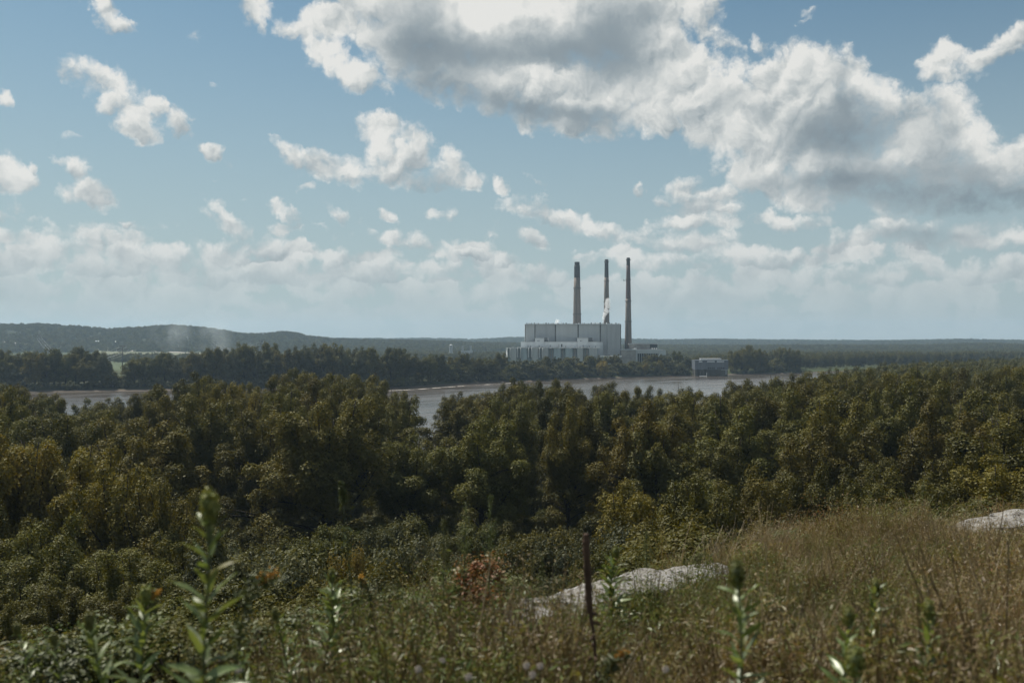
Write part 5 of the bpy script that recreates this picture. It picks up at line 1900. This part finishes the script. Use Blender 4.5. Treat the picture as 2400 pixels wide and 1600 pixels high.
# -------- feathery plumes
def plume(px, py, Y, label, w=0.10, hh=0.55, seed=1, lean=0.0):
    rng = np.random.default_rng(seed)
    X, zt = px_to_world(px, py, Y)
    Xb = X - lean
    zb = ground_at(Xb, Y) - 0.02
    h = zt - zb
    root = empty("feathery_weed", (Xb, Y, zb))
    tag(root, label, "weed", "feathery weeds on the bluff top")
    ts = np.linspace(0, 1, 6)
    c = np.stack([lean * ts, 0 * ts, h * ts], -1)
    obj("stem", mesh_np("stem", *tube_vf(c, np.linspace(0.006, 0.0015, 6), 6), M_STEMG, smooth=True), root)
    Vs, n = [], 0
    C, N_, S_l = [], [], []
    for k in range(46):
        u = rng.uniform(0, 1)
        z0 = h - hh * (1 - u * 0.97)
        L_ = w * (1.05 - u) + 0.012
        a = rng.uniform(0, 6.28)
        p0 = np.array([lean * z0 / h, 0, z0])
        d = np.array([math.cos(a) * 0.62, math.sin(a) * 0.62, 0.78]) * L_
        m = 16
        q = np.linspace(0.1, 1, m)[:, None]
        C.append(p0 + d * q + rng.normal(0, 0.004, (m, 3)))
        N_.append(rng.normal(size=(m, 3)))
        S_l.append(rng.uniform(0.012, 0.024, m))
    C, N_, S_l = np.concatenate(C), np.concatenate(N_), np.concatenate(S_l)
    # slim leaves hanging on the stem below the head
    m = 60
    u = rng.uniform(0.1, 1, m) * (h - hh * 0.7)
    C2 = np.stack([lean * u / h + rng.normal(0, 0.03, m), rng.normal(0, 0.03, m), u], -1)
    C = np.concatenate([C, C2])
    N_ = np.concatenate([N_, rng.normal(size=(m, 3))])
    S_l = np.concatenate([S_l, rng.uniform(0.03, 0.06, m)])
    V, F = leaf_quads(C, N_, S_l, 0.22, rng)
    obj("plume", mesh_np("plume", V, F, M_PLUME, tint=rng.random(len(F))), root)


plume(1151, 1158, 6.3, "tallest feathery pointed weed above the rusty shrub", 0.13, 0.50, 1, 0.02)
plume(1092, 1175, 6.4, "brownish feathery weed next to the tallest feathery one", 0.12, 0.55, 2, 0.02)
plume(1040, 1215, 6.3, "feathery weed at the left end of the feathery clump", 0.13, 0.45, 3, 0.0)
plume(2165, 1125, 12.5, "tall pale feathery weed behind the grassy mound", 0.16, 0.7, 4, 0.03)
plume(1515, 1245, 8.6, "small feathery weed over the limestone ledge's far end", 0.08, 0.3, 5, 0.0)
plume(1690, 1290, 9.9, "feathery weed where the ledge meets the mound", 0.10, 0.35, 6, 0.02)
plume(2040, 1150, 13.5, "feathery weed on the mound's crest beside the pampas tuft", 0.12, 0.5, 7, -0.03)
plume(1270, 1305, 7.6, "dark feathery weed at the ledge's near end", 0.07, 0.3, 8, 0.0)
plume(800, 1130, 5.2, "lone leaning seed stalk before the dark trees", 0.03, 0.12, 9, -0.10)


# -------- goldenrod with orange arching tips
def goldenrod(px, py, px_tip, py_tip, Y, label, seed):
    rng = np.random.default_rng(seed)
    X, z = px_to_world(px, py, Y)
    Xt, ztip = px_to_world(px_tip, py_tip, Y)
    zb = ground_at(X, Y) - 0.02
    root = empty("goldenrod", (X, Y, zb))
    tag(root, label, "weed", "goldenrods on the bluff top")
    h = z - zb
    P = np.array([(0, 0, 0), (0.0, 0.01, h * 0.55), ((Xt - X) * 0.35, 0.0, h), (Xt - X, 0, ztip - zb)])
    t = np.linspace(0, 3, 20)
    C = np.stack([np.interp(t, np.arange(4), P[:, k]) for k in range(3)], -1)
    C[2:-2] = (C[:-4] + C[1:-3] + C[2:-2] + C[3:-1] + C[4:]) / 5
    obj("stem", mesh_np("stem", *tube_vf(C, np.linspace(0.005, 0.0015, 20), 6), M_STEMG, smooth=True), root)
    m = 260
    u = rng.uniform(0.5, 2.85, m)
    B = np.stack([np.interp(u, t, C[:, k]) for k in range(3)], -1) + rng.normal(0, 0.018, (m, 3))
    V, F = leaf_quads(B, rng.normal(0, 0.5, (m, 3)) + np.array([0, 0, 0.7]), rng.uniform(0.018, 0.05, m), 0.32, rng)
    obj("foliage", mesh_np("foliage", V, F, M_PLUME, tint=rng.random(m)), root)
    m = 170
    u = rng.uniform(2.5, 3.0, m)
    B = np.stack([np.interp(u, t, C[:, k]) for k in range(3)], -1) + rng.normal(0, 0.007, (m, 3)) + np.array([0, 0, 0.006])
    V, F = leaf_quads(B, rng.normal(size=(m, 3)), rng.uniform(0.006, 0.012, m), 0.7, rng)
    obj("flower_head", mesh_np("flower_head", V, F, M_ORANGE, tint=rng.random(m)), root)


goldenrod(540, 1375, 646, 1345, 3.3, "goldenrod with an arching orange tip beside the tallest stalk", 1)
goldenrod(300, 1420, 372, 1390, 3.5, "goldenrod with a short orange tip above the dark leafy stalk", 2)
goldenrod(1395, 1555, 1470, 1530, 3.6, "small orange-tipped weed at the foot of the dead stalk", 3)
goldenrod(880, 1400, 845, 1348, 5.6, "weed with pale yellow flower heads in the weeds at centre left", 4)


# -------- weed clumps along the edge
M_EDGE = [make_bush(300 + i, H=0.9, rad=0.48, n_clump=22, per=150, leaf=lf, mat=mt, wild=0.5) for i, (lf, mt) in enumerate([(0.040, M_PLUME), (0.034, M_GREY), (0.042, M_RUST), (0.032, M_WEED), (0.036, M_GREEN)])]


def weed_clumps():
    spots = [(1110, 1290, 6.6, 2, 1.0, "rusty orange and yellow shrub below the feathery weeds"), (1040, 1330, 6.5, 3, 1.0, "brown-green weed clump left of the rusty shrub"), (1170, 1330, 6.9, 0, .8, "green weed clump right of the rusty shrub"),
             (960, 1365, 6.2, 3, 1.1, "brown weed clump at the bluff edge by the rusty shrub"), (900, 1345, 5.9, 1, 0.9, "grey-green weed clump on the edge at centre left"), (820, 1360, 5.7, 3, 1.0, "reddish weed clump behind the bright leafy stalk"),
             (720, 1400, 5.4, 0, 1.0, "green weed clump left of the bright leafy stalk"), (620, 1420, 5.2, 4, 1.0, "dark weed clump between the stalks on the edge"), (540, 1430, 5.0, 0, .9, "green weed clump behind the tallest stalk"),
             (420, 1420, 4.9, 4, 1.1, "dark green weed clump behind the dark leafy stalk"), (310, 1410, 5.0, 0, 1.0, "pale green weed clump behind the goldenrod"), (190, 1440, 4.8, 3, 1.1, "brown weed clump behind the leaning stalk"),
             (90, 1470, 4.6, 0, 1.1, "green weed clump near the left edge"), (10, 1480, 4.5, 3, 1.0, "brown weed clump cut by the left edge"), (1290, 1385, 7.0, 1, .5, "small grey weed clump at the ledge's near end"),
             (1760, 1295, 9.6, 3, 1.0, "tan weed clump where the mound begins"), (1850, 1262, 11.6, 0, .9, "green weed clump on the mound's rim"), (1960, 1235, 13.0, 3, 1.1, "brown weed clump on the mound's rim"),
             (2075, 1235, 13.4, 0, .9, "green weed clump beside the pampas tuft"), (2330, 1290, 11.0, 4, 1.0, "dark green weed clump below the limestone outcrop"), (2400, 1300, 10.6, 4, 1.1, "dark weed clump at the right edge below the outcrop"),
             (1650, 1330, 9.0, 1, .5, "small grey weed clump on the far slab of the ledge")]
    for px, py, Y, v, w, lab in spots:
        X, zt = px_to_world(px, py, Y)
        h = max(0.35, min(1.3, zt - ground_at(X, Y)))
        plant(M_EDGE[v], "weed_clump", X, Y, h, lab, "weed", "weed clumps along the bluff edge", w * max(0.7, 0.75 / h), sink=0.02, part_names=("stems", "foliage"))


weed_clumps()


def pampas():
    Y = 13.2
    X = (2150 - 1200) / FPX * Y
    rng = np.random.default_rng(12)
    V, F, T_ = blade_vf(rng, 120, 0.35, 0.85, 0.14, 0.004, 0.9)
    root = empty("tall_grass_tuft", (X, Y, ground_at(X, Y) - 0.02))
    tag(root, "tall yellow-green grass tuft on the crest of the mound", "grass tuft")
    obj("blades", mesh_np("blades", V, F, M_WEED, tint=T_ * 0.5), root)
    V, F = blade_vf(rng, 14, 0.7, 1.0, 0.08, 0.0022, 0.5)[:2]
    obj("seed_stems", mesh_np("seed_stems", V, F, M_DRY, tint=np.full(len(F), 0.6)), root)


pampas()


# -------- pale seed heads at the bottom edge
def seed_heads():
    rng = np.random.default_rng(6)
    n = 130
    d = rng.normal(size=(n, 3))
    d /= np.linalg.norm(d, axis=1, keepdims=True)
    V, F = leaf_quads(d * 0.011 * rng.random((n, 1)) ** 0.3, rng.normal(size=(n, 3)), 0.007, 0.5, rng)
    me = mesh_np("seed_head", V, F, M_FLUFF, tint=rng.random(n))
    places = ["above the bottom edge left of the dead stalk", "beside the first pale seed head", "low between the pale seed heads", "at the very bottom near the middle", "farther left along the bottom edge",
              "under the bright leafy stalk", "left of the blurred yellow-green stalk", "near the tallest stalk's foot"]
    for i, (px, py, Y) in enumerate([(1234, 1552, 3.2), (1266, 1553, 3.3), (1248, 1573, 3.1), (1098, 1578, 3.0), (1037, 1540, 3.4), (980, 1560, 3.2), (1560, 1560, 3.2), (560, 1560, 3.0)]):
        X, z = px_to_world(px, py, Y)
        zb = ground_at(X, Y)
        root = empty("seed_head_weed", (X, Y, zb - 0.01))
        tag(root, f"pale fluffy seed head {places[i]}", "weed", "pale seed heads")
        h = max(0.15, z - zb)
        V, F = tube_vf(np.array([(0.02, 0, 0), (0.008, 0.005, h * 0.5), (0, 0, h)]), [0.002, 0.0017, 0.0013], 5)
        obj("stem", mesh_np("stem", V, F, M_STEMB), root)
        o = obj("seed_head", me, root)
        o.location = (0, 0, h)


seed_heads()

# ------------------------------------------------------------------ steam, smoke and haze
def volume_mat(name, density, color, aniso, noise_scale, thr, soft, rise=None):
    m_, g, out = new_mat(name)
    co = g.node('ShaderNodeTexCoord').outputs['Object']
    n = g.noise(co, noise_scale, 4.0, 0.6, dist=0.6)
    d = g.smooth(n, thr - soft, thr + soft, 0.0, density)
    if rise:      # smoke thins out towards its edges
        gen = g.node('ShaderNodeTexCoord').outputs['Generated']
        rr_ = g.v('LENGTH', g.v('MULTIPLY', g.v('SUBTRACT', gen, (0.5, 0.5, 0.45)), (2.0, 2.0, 1.8)))
        d = g.m('MULTIPLY', d, g.smooth(rr_, 0.95, 0.0))
    v = g.node('ShaderNodeVolumePrincipled')
    v.inputs['Color'].default_value = (*color, 1)
    v.inputs['Anisotropy'].default_value = aniso
    g.put(v.inputs['Density'], d)
    m_.node_tree.links.new(v.outputs[0], out.inputs['Volume'])
    return m_


def puff_mesh(name, path, radii, seed=0, sides=18, rough=0.3):
    rng = np.random.default_rng(seed)
    n = 26
    t = np.linspace(0, len(path) - 1, n)
    path = np.asarray(path, float)
    P = np.stack([np.interp(t, np.arange(len(path)), path[:, k]) for k in range(3)], -1)
    r = np.interp(t, np.arange(len(radii)), radii)
    r[0] *= 0.4
    r[-1] *= 0.3
    V, F = tube_vf(P, r, sides, cap=True)
    k = np.arange(n * sides)
    c = P[k // sides]
    d = V[:n * sides] - c
    f = 1 + rough * 2 * fbm(k % sides * 0.45 + seed, (k // sides) * 0.5, 3, seed)
    V[:n * sides] = c + d * f[:, None]
    low = np.arange(sides)[::-1][None]
    return mesh_np(name, V, F + [low], None, smooth=True)


def steam(name, path, radii, mat, label, seed):
    me = puff_mesh(name, path, radii, seed)
    me.materials.append(mat)
    return tag(obj(name, me), label, kind="stuff")


S_ = Site(1640.0)
M_STEAM = volume_mat("steam", 0.20, (1.0, 1.0, 1.0), 0.35, 0.10, 0.38, 0.10)
steam("steam_plume", [(S_.x(1413), 1643, S_.z(757)), (S_.x(1415), 1643, S_.z(745)), (S_.x(1419), 1642, S_.z(733)), (S_.x(1425), 1641, S_.z(722)), (S_.x(1424), 1641, S_.z(712)), (S_.x(1426), 1641, S_.z(698))],
      [1.0, 2.4, 4.0, 5.2, 4.6, 3.0], M_STEAM, "white steam plume rising before the slender chimney", 3)
M_STEAM2 = volume_mat("thin_steam", 0.16, (1.0, 1.0, 1.0), 0.3, 0.12, 0.45, 0.12)
steam("steam_puff", [(S_.x(1302), 1650, S_.z(757)), (S_.x(1306), 1650, S_.z(754)), (S_.x(1309), 1650, S_.z(748))], [2.0, 4.0, 3.0], M_STEAM2, "small steam puff over the boiler house roof", 5)
M_SMOKE = volume_mat("field_smoke", 0.0072, (0.82, 0.88, 0.92), 0.3, 0.016, 0.54, 0.20, rise=True)
S_ = Site(2450.0)
steam("field_smoke", [(S_.x(385), 2450, S_.z(836)), (S_.x(392), 2450, S_.z(822)), (S_.x(405), 2460, S_.z(800)), (S_.x(400), 2470, S_.z(775)), (S_.x(392), 2470, S_.z(764))], [14, 30, 58, 74, 60], M_SMOKE,
      "thin bluish smoke column drifting over the fields before the hills", 7)
steam("field_smoke", [(S_.x(455), 2500, S_.z(834)), (S_.x(470), 2500, S_.z(815)), (S_.x(492), 2510, S_.z(795)), (S_.x(530), 2520, S_.z(778))], [24, 52, 80, 62], M_SMOKE,
      "wider smoke patch drifting to the right over the fields", 9)
steam("field_smoke", [(S_.x(682), 2000, S_.z(838)), (S_.x(688), 2000, S_.z(818)), (S_.x(700), 2000, S_.z(803))], [10, 24, 32], M_SMOKE, "small smoke wisp behind the far bank trees at the last hill", 11)


def haze():
    m_, g, out = new_mat("haze_air")
    v = g.node('ShaderNodeVolumePrincipled')
    v.inputs['Color'].default_value = (0.58, 0.80, 1.0, 1)
    v.inputs['Density'].default_value = 6.0e-5
    v.inputs['Anisotropy'].default_value = 0.25
    m_.node_tree.links.new(v.outputs[0], out.inputs['Volume'])
    b = GROUND_R + 400
    box("haze", (-b, b, -b, b, -6.0, 262.0), m_)
    o = bpy.data.objects["haze"]
    tag(o, "pale summer haze over the river valley", kind="stuff")


haze()
